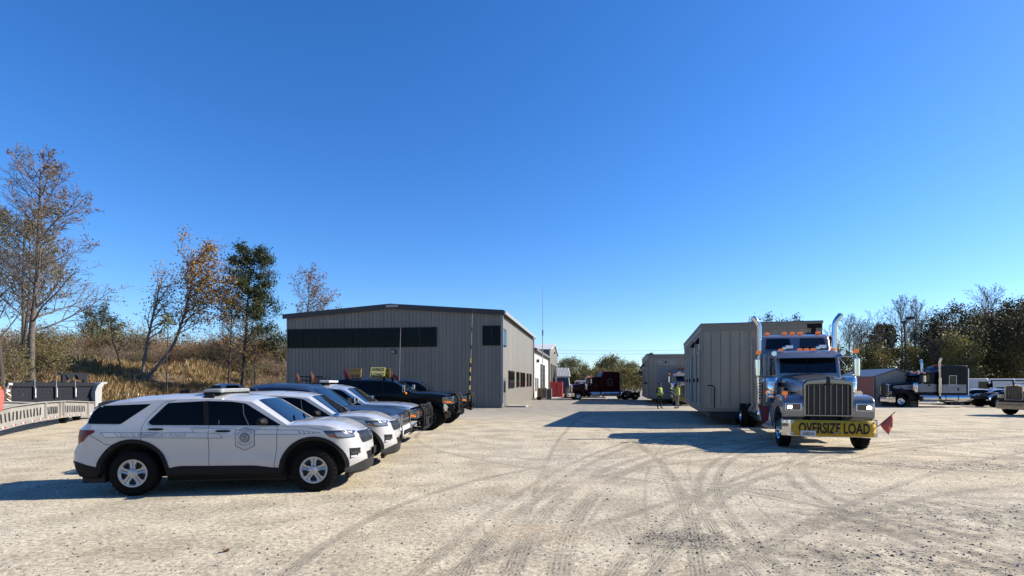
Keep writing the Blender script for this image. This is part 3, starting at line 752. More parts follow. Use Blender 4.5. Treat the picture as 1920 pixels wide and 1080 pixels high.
def car_wheel(parent, c, r, w, rim_r, sgn, style):
    m = MB(); wheel_geo(m, None, (0, 0, 0), r, w, rim_r, sgn); o = m.build('wheel', M_RUB, parent, smooth=50); o.location = c
    m = MB(); h = w/2
    if style == 'hub5':
        m.lathe([(h*.75, rim_r*1.02), (h*.98, rim_r*.99), (h*.96, rim_r*.87), (h*.80, rim_r*.80)], (0, 0, 0), 'y', 40, sgn)
        m.lathe([(h*.95, rim_r*.34), (h*1.08, rim_r*.22), (h*1.10, .001)], (0, 0, 0), 'y', 24, sgn)
        for k in range(5):
            a = 2*math.pi*k/5+math.pi/2; q = Matrix.Rotation(-a, 3, 'Y')
            for b_ in (-1, 1):   # each spoke is two ridges with a shallow valley
                pts = [(rim_r*.18, b_*rim_r*.015), (rim_r*.88, b_*rim_r*.02), (rim_r*.88, b_*rim_r*.34), (rim_r*.62, b_*rim_r*.17), (rim_r*.3, b_*rim_r*.17)]
                vs = []
                for i, (u, v_) in enumerate(pts): vs.append(q@Vector((u, sgn*h*(.88 if i < 2 else .99), v_)))
                for i, (u, v_) in enumerate(pts): vs.append(q@Vector((u, sgn*h*.55, v_)))
                m.add(vs, [tuple(range(5))]+[(i, (i+1) % 5, (i+1) % 5+5, i+5) for i in range(5)])
        rim = m.build('rim', M_HUB, o, smooth=40)
        m = MB(); m.lathe([(h*.5, rim_r*.9), (h*.5, .001)], (0, 0, 0), 'y', 24, sgn)
        for k in range(5):
            a = 2*math.pi*(k+.5)/5+math.pi/2; m.tube([(math.cos(a)*rim_r*.38, sgn*h*.4, math.sin(a)*rim_r*.38), (math.cos(a)*rim_r*.38, sgn*h*.72, math.sin(a)*rim_r*.38)], .012, 6)
        m.build('brake', M_STEEL, rim)
    else:
        n = 8 if style == 'dark' else 6
        m.lathe([(h*.7, rim_r*1.02), (h*.98, rim_r*.98), (h*.9, rim_r*.88), (-h*.3, rim_r*.85), (-h*.4, .001)], (0, 0, 0), 'y', 32, sgn)
        m.lathe([(h*.55, rim_r*.32), (h*.8, rim_r*.25), (h*.82, .001)], (0, 0, 0), 'y', 16, sgn)
        for k in range(n):
            a = 2*math.pi*k/n; q = Matrix.Rotation(-a, 3, 'Y')
            m.box(q@Vector((rim_r*.56, sgn*h*.68, 0)), (rim_r*.7, h*.25, rim_r*.16), M=q)
        m.build('rim', M_MESH if style == 'dark' else M_HUB, o, smooth=40)
    return o
def mirror_pair(parent, c, d, mt, foot=None, cap=None):
    for sg in (-1, 1):
        m = MB(); x, y, z = c
        rows = []
        for t in np.linspace(0, 1, 7):
            e = math.sin(math.pi*(.08+.84*t))**.5; sq = lambda v_: math.copysign(abs(v_)**.6, v_); rows.append([(x+d[0]*.5*sq(math.cos(a))*e*(.75-.25*math.sin(a))-.03*t, sg*(y+d[1]*t), z+d[2]*.5*sq(math.sin(a))*e) for a in np.linspace(0, 2*math.pi, 17)[:-1]])
        m.loft(rows, close=True, capa=True, capb=True); o = m.build('mirror', mt, parent, smooth=40)
        m = MB(); m.b2(x-.06, x+.05, sg*(y-.10), sg*(y+.05), z-d[2]*.5-.03, z-d[2]*.35); m.build('mirror_foot', foot or mt, o)

def police_suv(loc, rz, label, lightbar):
    root = empty('police_suv', loc, rz, label, 'police SUV', 'white police SUVs at the front of the row')
    WH = paint('police_white', (.64, .645, .65))
    xf, xr = 1.50, -1.50
    N = lambda x: x if x < 1.65 else 1.65+(x-1.65)*.87   # nose proportions
    NP = lambda pts: [(N(p[0]), p[1]) for p in pts]
    c = Car(x0=-2.47, x1=N(2.40), W=.99, belt=1.16, crease=1.02, arches=((xr, .395, .535), (xf, .395, .545)),
        top=NP([(-2.47, 1.22), (-2.36, 1.27), (-2.14, 1.585), (-1.95, 1.655), (-1.6, 1.715), (-1.1, 1.755), (-.5, 1.765), (-.1, 1.752), (.2, 1.72), (.42, 1.665), (1.06, 1.23), (1.13, 1.245), (1.4, 1.262), (1.7, 1.25), (2.0, 1.21), (2.2, 1.16), (2.40, 1.06)]),
        bot=[(-2.47, .50), (-2.05, .47), (-.93, .46), (-.75, .50), (.5, .485), (.8, .44), (2.05, .42), (N(2.40), .44)],
        crown=[(-2.47, .04), (-2.2, .05), (-1.9, .085), (-1.2, .10), (.15, .09), (.45, .05), (1.05, .035), (1.2, .05), (2.4, .08)],
        wf=[(.40, .0), (.55, .035), (.75, .02), (.95, -.03), (1.10, -.12), (1.25, -.22)], wr=[(.4, .02), (.58, -.05), (.75, -.05), (.92, .04), (1.15, .06), (1.25, .12), (1.6, .15)],
        kf=.60, nx=.58, pf=3.0, bulge=.07, tmb=.27)
    c.shell(WH, root); c.under(root, .22); c.arch_lining(root)
    DLO = rpoly([(-1.255, 1.275), (-.975, 1.60), (-.33, 1.632), (.08, 1.62), (.32, 1.585), (.955, 1.195), (-1.205, 1.222)], .03)
    c.patch('side_window', DLO, M_CARGL, root)
    c.patch('rear_quarter_window', rpoly([(-2.37, 1.255), (-2.06, 1.555), (-1.245, 1.585), (-1.69, 1.243)], .02), M_CARGL, root)
    # pillar between front and rear side glass, thin bright division in the front glass
    
    for sg in (-1, 1): m = MB(); c.seam([(-.30, 1.225), (-.36, 1.628)], m, .085, (sg,), .006); m.build('pillar', M_PLAS, root)
    m = MB(); c.seam([(-.10, 1.225), (-.10, 1.30)], m, .012, off=.006); c.seam([(.40, 1.21), (.30, 1.40), (.27, 1.58)], m, .014, off=.006); m.build('window_channel', mat('channel', (.16, .165, .17), .5), root)
    c.top_patch('windscreen', [(.44, -.60), (.44, .60), (1.04, .735), (1.07, 0), (1.04, -.735)], M_WSGL, root, .006)
    for y in (-.45, .25): m = MB(); m.tube([c.topp((1.03, y), .02), c.topp((.93, y+.28), .022)], .011, 5); m.build('wiper', M_PLAS, root)
    m = MB()   # spoiler over the tailgate
    rows = [[(-2.15-.12*t, y, 1.635+.02*(1-(y/.72)**2)-.085*t+h) for h in (0, .035)] for t in (0, 1) for y in np.linspace(-.70, .70, 9)]
    m.prism([(-1.93, 1.63), (-2.14, 1.60), (-2.28, 1.50), (-2.16, 1.50), (-1.93, 1.60)], 'y', -.735, -.62); m.prism([(-1.93, 1.63), (-2.14, 1.60), (-2.28, 1.50), (-2.16, 1.50), (-1.93, 1.60)], 'y', .62, .735)
    m.prism([(-2.10, 1.645), (-2.27, 1.585), (-2.27, 1.56), (-2.10, 1.60)], 'y', -.62, .62); m.build('spoiler', M_BLACK, root, bevel=.01)
    # lower cladding, arches, bumpers
    def arch_poly(xw, zw, r, o_, w):
        a = [math.pi*(1-k/20) for k in range(21)]
        return [(xw+(r+w)*math.cos(t), zw+(r+w)*math.sin(t)) for t in a]+[(xw+(r-.012)*math.cos(t), zw+(r-.012)*math.sin(t)) for t in a[::-1]]
    for xw, r in ((xf, .545), (xr, .535)): c.patch('arch_trim', arch_poly(xw, .395, r, 0, .055), M_PLAS, root, off=.012)
    m = MB()
    for sg in (-1, 1):
        rows = [[(x, sg*(c.y(x, .5)+.004), c.zb(x)+.01), (x, sg*(c.y(x, .45)+.015), .36), (x, sg*(c.W*.9), .25), (x, sg*.6, .24)] for x in np.linspace(-.955, .955, 24)]
        m.loft(rows)
    m.build('sill', M_PLAS, root, smooth=40)
    def bump(x, sg):
        return [c.pt(x, sg*(c.y(x, .6)+.008), .60), c.pt(x, sg*(c.y(x, .5)+.02), .47), c.pt(x, sg*(c.y(x, .45)-.02), .34), c.pt(x, sg*(c.y(x, .45)-.15), .29)]
    m = MB(); xs = list(np.linspace(-2.06, -2.47, 9)); xs2 = xs[::-1]
    rows = []
    for x in xs: r_ = bump(x, -1); k = (x+2.06)/-.41; r_[0] = (r_[0][0], r_[0][1], lerp(.50, .61, min(1, k*1.3))); rows.append(r_)
    L_ = rows[-1]; rows += [[(p[0]-.05*math.sin(math.pi*f), lerp(p[1], -p[1], f), p[2]) for p in L_] for f in np.linspace(.08, .92, 9)]
    rows += [[(p[0], -p[1], p[2]) for p in r_] for r_ in [rows[k] for k in range(8, -1, -1)]]
    m.loft(rows); m.build('rear_bumper', M_PLAS, root, smooth=40)
    m = MB(); rows = []
    for x in np.linspace(2.02, N(2.40), 12):
        k = (x-2.02)/(N(2.40)-2.02); zt_ = lerp(.40, .515, k)
        rows.append([(c.warp(x, z)+o_, -(c.y(x, max(z, .45))+w_), z) for z, w_, o_ in ((zt_, .006, .004), (lerp(.38, .45, k), .012, .012), (.33, .0, .015), (.28, -.06, -.02))])
    L_ = rows[-1]; rows += [[(p[0]+.07*(1-(2*f-1)**2), lerp(p[1], -p[1], f), p[2]) for p in L_] for f in np.linspace(.08, .92, 11)]
    rows += [[(p[0], -p[1], p[2]) for p in r_] for r_ in [rows[k] for k in range(11, -1, -1)]]
    m.loft(rows); m.build('front_bumper', mat('bumper_grey', (.025, .026, .028), .5, spec=.25), root, smooth=40)
    # front end
    c.front('grille', rpoly([(-.56, 1.05), (-.66, .97), (-.60, .84), (.60, .84), (.66, .97), (.56, 1.05)], .03), M_MESH, root, off=.010)
    m = MB()
    for i in range(9):
        z = .855+i*.022
        m.loft([[c.fx(y, z-.0035, .016), c.fx(y, z+.0035, .016)] for y in np.linspace(-.60, .60, 40)])
    for i in range(40):
        y = -.59+i*.0303; m.loft([[c.fx(y-.002, z, .016), c.fx(y+.002, z, .016)] for z in (.845, .95, 1.04)])
    m.build('grille_bars', mat('grille_bar', (.035, .035, .037), .4), root)
    c.front('grille_centre', [(-.17, 1.04), (-.14, .86), (.14, .86), (.17, 1.04)], M_BLACK, root, off=.020)
    for sg in (-1, 1):
        P_ = NP([(1.66, 1.098), (1.80, .985), (1.98, .955), (2.18, .952), (2.30, .955), (2.34, 1.06), (2.18, 1.10)])
        hl = c.patch('headlight', P_, M_LENSD, root, (sg,), .008, .04)
        c.patch('headlight_lens', rpoly(NP([(1.93, 1.065), (1.97, .985), (2.20, .972), (2.30, .975), (2.31, 1.05)]), .015), M_LENS, hl, (sg,), .013, .04)
        c.patch('indicator', NP([(1.76, 1.045), (1.84, .992), (1.93, .985), (1.90, 1.02)]), mat('lamp_amber_red', (.45, .06, .02), .2, coat=1), hl, (sg,), .013, .04)
        fv = NP([(2.16, .765), (2.34, .755), (2.34, .72), (2.28, .60), (2.16, .575)])
        fg = c.patch('fog_pocket', fv, M_PLAS, root, (sg,), .007, .04)
        m = MB(); m.loft([[c.side((x, z), sg, .02) for z in (.655, .70)] for x in np.linspace(N(2.18), N(2.34), 6)]); m.build('fog_bar', mat('bumper_grey', (.025, .026, .028), .5, spec=.25), fg, smooth=40)
        m = MB(); m.loft([[c.side((x, z), sg, .018) for z in (.595, .63)] for x in np.linspace(N(2.18), N(2.28), 5)]); m.build('fog_lamp', WH, fg, smooth=40)
        c.patch('tail_light', rpoly([(-2.47, 1.15), (-2.08, 1.145), (-2.10, 1.10), (-2.22, 1.045), (-2.30, .96), (-2.47, .90)], .015), M_TAIL, root, (sg,), .010, .05)
    c.front('lower_intake', rpoly([(-.5, .66), (-.42, .52), (.42, .52), (.5, .66)], .03), M_PLAS, root, off=.010)
    m = MB(); p = c.fx(0, .62, 0); m.b2(p[0]+.012, p[0]+.04, -.17, .17, .56, .70); m.build('plate_bracket', M_PLAS, root)
    # doors: seams and handles, nearly-invisible livery
    m = MB()
    c.seam([(-1.36, .94), (-1.355, 1.16), (-1.29, 1.33), (-1.03, 1.615), (-.85, 1.645)], m); c.seam([(-.265, 1.22), (-.262, .51)], m); c.seam([(.888, 1.19), (.87, .80), (.826, .45)], m)
    c.seam([(-2.15, 1.06), (-1.93, .90), (-1.80, .885)], m); c.seam([(.96, 1.185), (1.34, 1.178), (1.66, 1.11)], m, .005)
    m.build('door_seam', M_SEAM, root)
    for x0_, z in ((-1.24, 1.15), (-.14, 1.107)):
        for sg in (-1, 1):
            m = MB(); rows = []
            for t in np.linspace(0, 1, 8):
                x = x0_+.24*t; e = math.sin(math.pi*(.1+.8*t))**.4; y = c.y(x, z)
                rows.append([(x, sg*(y+.004+.028*e*max(0, math.sin(a))), z+.021*e*math.cos(a)) for a in np.linspace(0, math.pi, 7)])
            m.loft(rows); m.build('door_handle', M_PLAS, root, smooth=50)
    mirror_pair(root, (.66, .92, 1.275), (.21, .25, .125), M_PLAS, mat('mirror_grey', (.25, .25, .25), .4))
    for sg in (-1, 1):
      m = MB(); S_ = lambda pts, w=.007: c.seam(pts, m, w, (sg,), .005)
      S_([(-2.0, 1.105), (-.50, 1.085), (-.55, 1.168), (.18, 1.14)]); S_([(-2.0, 1.105), (-1.92, 1.02), (-.02, .985), (-.09, 1.07)]); S_([(-1.78, 1.10), (-1.70, 1.015)]); S_([(-1.70, 1.10), (-1.62, 1.013)])
      S_([(.52, 1.128), (1.22, 1.11), (1.64, 1.06), (1.24, 1.04), (.52, 1.045)]); S_([(-.50, 1.085), (-.09, 1.07)])
      for x in (1.24, 1.32, 1.40, 1.48): S_([(x, 1.105-(x-1.24)*.1), (x+.04, 1.045+(x-1.24)*.03)], .012)
      m.build('livery_stripe', M_DECD, root)
    c.patch('livery_band', [(-1.99, 1.10), (-.49, 1.082), (-.54, 1.165), (.18, 1.138), (.18, 1.05), (.0, .985), (-1.92, 1.022)], mat('decal_pale', (.66, .68, .70), .4, var=.02), root, off=.0035)
    for sg in (-1, 1):
        t = text_mesh('STATE TRANSPORT POLICE', lambda a, b: c.side((-1.15+sg*-1*(a+b*.25), 1.052+b), sg, .007), width=1.06, height=.062); t.build('livery_lettering', M_DEC, root)
    sh = [(.18, 1.125), (.26, 1.135), (.345, 1.168), (.43, 1.135), (.51, 1.122), (.50, .84), (.335, .757), (.175, .84)]
    cen = Vector((.342, .98)); inn = [tuple(cen+(Vector(p)-cen)*.93) for p in sh]
    bds = {}
    for sg in (-1, 1):
        bds[sg] = bd = c.patch('door_badge', sh, M_DECD, root, (sg,), off=.006, step=.06); c.patch('badge_field', inn, mat('decal_field', (.60, .62, .64), .4, var=.03), bd, (sg,), off=.008, step=.06)
    circ = lambda r: [(cen.x+r*math.cos(k*math.pi/12), cen.y+.01+r*math.sin(k*math.pi/12)) for k in range(24)]
    for sg, bd in bds.items():
        c.patch('badge_seal', circ(.088), M_DECD, bd, (sg,), off=.010, step=.06); c.patch('badge_seal_inner', circ(.066), M_DEC, bd, (sg,), off=.012, step=.06)
        m = MB(); c.seam([(.30, .965), (.385, .965)], m, .01, (sg,), .014); c.seam([(.315, .95), (.37, .95)], m, .008, (sg,), .014); c.seam([(.325, .985), (.342, 1.03), (.36, .985)], m, .012, (sg,), .014); m.build('badge_emblem', M_DECD, bd)
    def arc_text(txt, rad, a0, a1, h, inside):
        if True:
            for i, ch in enumerate(txt):
                if ch == ' ': continue
                a = lerp(a0, a1, i/(len(txt)-1)); vs_, fs_ = text_geo(ch); mm = MB()
                rot = a-math.pi/2 if not inside else a+math.pi/2
                out = []
                for v_ in vs_:
                    lx, lz = v_[0]*h, v_[1]*h; x_, z_ = lx*math.cos(rot)-lz*math.sin(rot), lx*math.sin(rot)+lz*math.cos(rot)
                    X_, Z_ = math.cos(a)*rad+x_, math.sin(a)*rad+z_
                    out.append(c.side((cen.x+(X_ if sg < 0 else -X_), cen.y+.01+Z_), sg, .011))
                bt.add(out, fs_)
    for sg in (-1, 1):
        bt = MB(); arc_text('SOUTH CAROLINA', .135, math.pi*.83, math.pi*.17, .034, False); arc_text('STATE', .112, math.pi*.62, math.pi*.38, .03, False); arc_text('TRANSPORT POLICE', .135, math.pi*1.17, math.pi*1.83, .034, True)
        bt.build('badge_lettering', M_DECD, bds[sg])
    for x in (xf, xr):
        for sg in (-1, 1): car_wheel(root, (x, sg*.86, .395), .395, .245, .245, sg, 'hub5')
    m = MB(); p = c.z_at(-1.0, 0); m.prism([(-1.18, p-.01), (-1.16, p+.055), (-.98, p+.06), (-.96, p-.01)], 'y', -.09, .09); m.build('roof_antenna', M_PLAS, root, bevel=.012)
    if lightbar:
        m = MB(); z = 1.748
        for sg in (-1, 1):
            y = .66; m.prism([(-.43, 1.60), (-.20, 1.60), (-.27, z+.02), (-.36, z+.02)], 'y', sg*(y+.02), sg*(y-.02)) if False else m.add([(-.47, sg*.872, 1.615), (-.22, sg*.872, 1.615), (-.28, sg*.75, 1.76), (-.40, sg*.75, 1.76), (-.47, sg*.845, 1.615), (-.22, sg*.845, 1.615), (-.28, sg*.66, 1.745), (-.40, sg*.66, 1.745)], [(0, 1, 2, 3), (4, 5, 6, 7), (0, 1, 5, 4), (1, 2, 6, 5), (2, 3, 7, 6), (3, 0, 4, 7)])
        m.b2(-.47, -.18, -.70, .70, z-.015, z+.03)
        lb = m.build('light_bar', M_PLAS, root, bevel=.006)
        m = MB()
        rr = rpoly([(-.49, -.69), (-.15, -.69), (-.15, .69), (-.49, .69)], .08)
        m.prism(rr, 'z', z+.032, z+.085); m.build('light_bar_lens', mat('lightbar_lens', (.40, .42, .40), .15, var=.2, vscale=14, coat=1), lb, bevel=.008)
        m = MB(); m.b2(-.46, -.18, -.66, .66, z+.086, z+.092); m.build('light_bar_top', M_WPAINT, lb)
    else:
        m = MB(); 
        for y in (-.55,): m.lathe([(0, .05), (.05, .06), (.12, .055), (.15, .03), (.155, .001)], (.98, -.93, 1.20), 'x', 12)
        sp = m.build('spotlight', M_CHROME, root, smooth=40)
        m = MB(); m.tube([(.90, -.88, 1.20), (1.02, -.93, 1.20)], .015, 6); m.build('spotlight_arm', M_PLAS, sp)
    return root
HD = R(6.8)
def at_mid(x, y, hd, fwd): return (x, y, 0)
hx, hy = math.cos(HD), math.sin(HD)
mid = Vector((-6.52, 9.155))+Vector((hx, hy))*1.5+Vector((-hy, hx))*.99
police_suv((mid.x, mid.y, 0), HD, 'nearest white police SUV with a flat light bar across its roof', True)
police_suv((mid.x+.02, mid.y+2.55, 0), HD, 'second white police SUV without a roof light bar, spotlight by the windscreen', False)

def pickup(name, label, cat, loc, rz, PT, lift=0, body='pickup', tmb=.20, wheel='six', front=None, sc=1, guard=False, hood=1.2, roofz=1.93, tow=False, dark_trim=False, fr='lamp_square'):
    root = empty(name, loc, rz, label, cat, None, sc)
    L = lift; xf, xr = 1.84, -1.84; wr = .41+L*.35
    x0, x1 = -2.95, 2.72
    if body == 'suv': x0 = -2.75
    hz = hood+L; rz_ = roofz+L
    top = [(x0, 1.30+L), (x0+.05, 1.34+L)]
    if body == 'pickup': top += [(-1.52, 1.34+L), (-1.42, 1.36+L), (-1.30, rz_-.10), (-1.15, rz_-.02)]
    elif body == 'topper': top += [(x0+.1, 1.4+L), (x0+.3, rz_-.06), (-1.5, rz_+.02)]
    else: top += [(x0+.10, 1.4+L), (x0+.45, rz_-.12), (x0+.8, rz_-.03), (-1.15, rz_+.01)]
    top += [(-.6, rz_+.02), (0, rz_), (.30, rz_-.06), (.42, rz_-.11), (1.12, hz+.07), (1.2, hz+.075), (1.8, hz+.07), (2.35, hz+.02), (2.55, hz-.03), (x1, hz-.13)]
    c = Car(x0=x0, x1=x1, W=1.0, belt=1.22+L, crease=1.05+L, arches=((xr, wr, wr+.12), (xf, wr, wr+.12)), top=top,
        bot=[(x0, .52+L), (-1.2, .50+L), (1.2, .46+L), (x1, .50+L)],
        crown=[(x0, .05), (-1.5, .06), (-1.3, .12), (.2, .12), (.45, .06), (1.1, .04), (1.3, .06), (x1, .07)],
        wf=[(.4, -.02), (.6+L, .03), (.8+L, .03), (1.1+L, .0), (1.3+L, -.06)], wr=[(.4, 0), (2.2, .05)], kf=.82, nx=.40, kr=.95, pf=3, bulge=.05, tmb=tmb, tuck=.03)
    c.shell(PT, root); c.under(root, .28+L*.6); c.arch_lining(root)
    b = 1.26+L; tt = rz_-.16
    if body == 'suv':
        c.patch('side_window', rpoly([(-1.62, b), (-1.58, tt), (.22, tt+.01), (.40, tt-.06), (1.02, b-.03)], .04), M_CARGL, root)
        c.patch('rear_quarter_window', rpoly([(x0+.28, b+.02), (x0+.52, tt-.04), (-1.78, tt), (-1.78, b+.02)], .04), M_CARGL, root)
    else:
        c.patch('side_window', rpoly([(-1.16, b), (-1.08, tt-.02), (.22, tt), (.38, tt-.06), (1.02, b-.03)], .05), M_CARGL, root)
        if body == 'topper': c.patch('topper_window', rpoly([(x0+.45, b+.1), (x0+.5, tt-.05), (-1.5, tt-.02), (-1.5, b+.1)], .05), M_CARGL, root)
    
    for sg in (-1, 1): m = MB(); c.seam([(-.08, b), (-.10, tt)], m, .07, (sg,), .006); m.build('pillar', M_PLAS, root)
    c.top_patch('windscreen', [(.44, -.62), (.44, .62), (1.09, .76), (1.13, 0), (1.09, -.76)], M_WSGL, root, .006)
    if body == 'pickup': c.top_patch('rear_window', [(-1.405, -.66), (-1.405, .66), (-1.318, .60), (-1.318, -.60)], M_CARGL, root, .012, .03)
    m = MB(); c.seam([(1.02, b-.03), (1.0, .52+L)], m); c.seam([(-.09, b), (-.09, .52+L)], m); c.seam([(-1.20, b+.05), (-1.22, wr+.55), (-1.30, wr+.3)], m); c.seam([(1.15, hz-.01), (2.55, hz-.08)], m, .008); m.build('door_seam', M_SEAM, root)
    for x, sg in ((-1.05, -1), (.02, -1), (-1.05, 1), (.02, 1)):
        y = c.y(x+.1, 1.12+L); m = MB(); m.b2(x, x+.22, sg*y, sg*(y+.035), 1.10+L, 1.14+L); m.build('door_handle', PT if not dark_trim else M_PLAS, root, bevel=.01)
    for sg in (-1, 1):   # mirrors
        m = MB(); y = .98
        m.b2(.78, .90, sg*(y+.06), sg*(y+.36), 1.28+L, 1.60+L if tow else 1.50+L); o = m.build('mirror', M_CHROME if tow or front == 'chrome' else M_PLAS, root, bevel=.035, seg=3)
        m = MB(); m.b2(.80, .88, sg*(y-.06), sg*(y+.08), 1.27+L, 1.34+L); m.build('mirror_foot', M_PLAS, o)
        if tow: m = MB(); m.b2(.895, .925, sg*(y+.10), sg*(y+.30), 1.22+L, 1.29+L); m.build('indicator', M_ORANGE, o)
    # nose
    CH = M_CHROME if front in ('chrome',) else (M_DCHR if front == 'alloy' else M_BLACK)
    zg0, zg1 = hz-.55, hz-.13
    c.front('grille', [(-.60, zg0), (.60, zg0), (.60, zg1), (-.60, zg1)], M_MESH, root, off=.012)
    m = MB()
    for k in range(4):
        z = lerp(zg0, zg1, k/3); rows = []
        for y in np.linspace(-.60, .60, 17): p = c.fx(y, z, .01); rows.append([(p[0], y, z-.03), (p[0]+.035, y, z-.022), (p[0]+.035, y, z+.022), (p[0], y, z+.03)])
        m.loft(rows)
    for y in (-.6, .6):
        p = c.fx(y, (zg0+zg1)/2, .0); m.b2(p[0]-.02, p[0]+.05, y-.04, y+.04, zg0, zg1)
    m.build('grille_bars', CH if front != 'body' else PT, root, smooth=40)
    for sg in (-1, 1):
        hl = c.patch('headlight', rpoly([(2.36, hz-.16), (2.36, hz-.42), (2.73, hz-.52), (2.73, hz-.13)], .03), M_LENS if fr != 'dark' else M_LENSD, root, (sg,), .010, .05)
        hf = c.front('headlight_face', [(.64, hz-.5), (.90, hz-.46), (.90, hz-.14), (.64, hz-.14)], M_LENS, hl, (sg,), .012)
        c.patch('indicator', rpoly([(2.42, hz-.30), (2.44, hz-.38), (2.70, hz-.40), (2.70, hz-.33)], .01), M_ORANGE, hl, (sg,), .016, .05)
    m = MB(); rows = []
    zb0, zb1 = .48+L, .82+L
    for y in np.linspace(-1.0, 1.0, 25):
        x = x1+.10-.32*abs(y)**4; rows.append([(x-.08, y, zb1), (x+.02, y, zb1-.04), (x+.04, y, (zb0+zb1)/2), (x+.02, y, zb0+.04), (x-.12, y, zb0)])
    m.loft(rows, capa=True, capb=True); m.build('front_bumper', {'chrome': M_CHROME, 'alloy': M_WPAINT, 'body': PT}.get(front, M_PLAS), root, smooth=50)
    m = MB(); m.b2(x1+.09, x1+.15, -.5, .5, zb0+.08, zb0+.2); m.build('bumper_opening', M_PLAS, root)
    for sg in (-1, 1): m = MB(); m.lathe([(0, .05), (.02, .055), (.03, .04), (.03, .001)], (x1+.09, sg*.68, zb0+.17), 'x', 14); m.build('fog_lamp', M_LENS, root)
    m = MB()
    for xw, zw, r in c.arches:
        for sg in (-1, 1):
            rows = []
            for k in range(19):
                a = math.pi*k/18; x = xw+(r)*math.cos(a); z = zw+r*math.sin(a); x2 = xw+(r+.05)*math.cos(a); z2 = zw+(r+.05)*math.sin(a)
                y = c.y(x, z); rows.append([c.pt(x, sg*(y-.02), z), c.pt(x, sg*(y+.03), z), c.pt(x2, sg*(c.y(x2, z2)+.004), z2)])
            m.loft(rows)
    m.build('arch_trim', PT if not dark_trim else M_PLAS, root, smooth=50)
    m = MB(); m.b2(x0-.12, x0+.05, -.95, .95, .5+L, .72+L); m.build('rear_bumper', M_CHR2 if front == 'chrome' else M_PLAS, root, bevel=.03)
    for sg in (-1, 1): m = MB(); m.b2(x0-.02, x0+.14, sg*.86, sg*.985, .85+L, 1.25+L); m.build('tail_light', M_TAIL, root, bevel=.02)
    if L > .1 or tow:
        m = MB()
        for sg in (-1, 1): m.tube([(-1.2, sg*1.0, .45+L*.7), (1.15, sg*1.0, .45+L*.7)], .05, 8)
        m.build('side_step', M_PLAS, root)
    for x in (xf, xr):
        for sg in (-1, 1): car_wheel(root, (x, sg*.87, wr), wr, .29, .24 if wheel != 'dark' else .28, sg, wheel)
    if guard:
        m = MB(); gx = x1+.22; z0_, z1_ = .42+L, hz+.02
        for y in (-.98, -.62, .62, .98):
            m.tube([(gx-.02, y, z0_), (gx+.06, y, z0_+.15), (gx+.06, y, z1_-.2), (gx-.06, y, z1_)], .036, 7)
        for sg in (-1, 1):
            m.tube([(gx-.30, sg*1.02, z0_+.12), (gx-.02, sg*1.0, z0_+.04)], .036, 7); m.tube([(gx-.36, sg*1.03, z1_-.16), (gx-.02, sg*.99, z1_-.06)], .034, 7); m.tube([(gx-.38, sg*1.03, z1_-.5), (gx+.04, sg*.99, z1_-.5)], .034, 7)
        for z in (z0_+.06, z0_+.36, z1_-.03):
            m.tube([(gx, -.98, z), (gx+.05, -.5, z), (gx+.05, .5, z), (gx, .98, z)], .036, 7)
        for k in range(5):
            z = lerp(z0_+.46, z1_-.12, k/4); m.tube([(gx+.04, -.60, z), (gx+.06, 0, z), (gx+.04, .60, z)], .018, 6); m.tube([(gx-.1, -.95, z), (gx+.04, -.62, z)], .016, 6); m.tube([(gx-.1, .95, z), (gx+.04, .62, z)], .016, 6)
        m.b2(gx-.02, gx+.03, -.6, .6, z0_-.02, z0_+.3)
        m.build('grille_guard', M_PLAS, root, smooth=40)
    root['roofz'] = rz_
    return root, c
HD2 = R(1)
def row_loc(px_front, d, x1=2.75, hx=math.cos(HD2), hy=math.sin(HD2), sc=1):
    """place a car so that its nose stands at picture column px_front, d deep, all parked parallel"""
    x = (px_front-960)/1000*d; return (x-hx*x1*sc, d-hy*x1*sc, 0)
blue, cb = pickup('blue_pickup', 'slate blue crew cab pickup between the white police cars and the silver pickup', 'pickup', row_loc(758, 14.9, 2.75), HD2, paint('slate_blue', (.035, .06, .115), .3, .3), front='alloy', hood=1.24, roofz=1.93)
silver, cs = pickup('silver_pickup', 'silver pickup with chrome nose and a black bar guard on its front', 'pickup', row_loc(787, 18.2, 2.72), HD2, paint('silver', (.44, .46, .48), .55, .28), front='chrome', guard=True, hood=1.24, roofz=1.90)
black, ck = pickup('black_pickup', 'lifted gloss black pickup with yellow signs on its roof', 'pickup', row_loc(850, 22.9, 2.72), HD2, paint('black', (.005, .005, .006), .0, .2), lift=.28, body='topper', front='chrome', guard=True, wheel='dark', hood=1.24, roofz=1.86, tow=True)
grey, cg = pickup('dark_grey_pickup', 'dark charcoal pickup last in the row, beside the building wall', 'pickup', row_loc(876, 26.8, 2.72), HD2, paint('charcoal', (.03, .031, .033), .4, .3), lift=.22, front='body', guard=True, hood=1.26, roofz=1.92, wheel='dark')
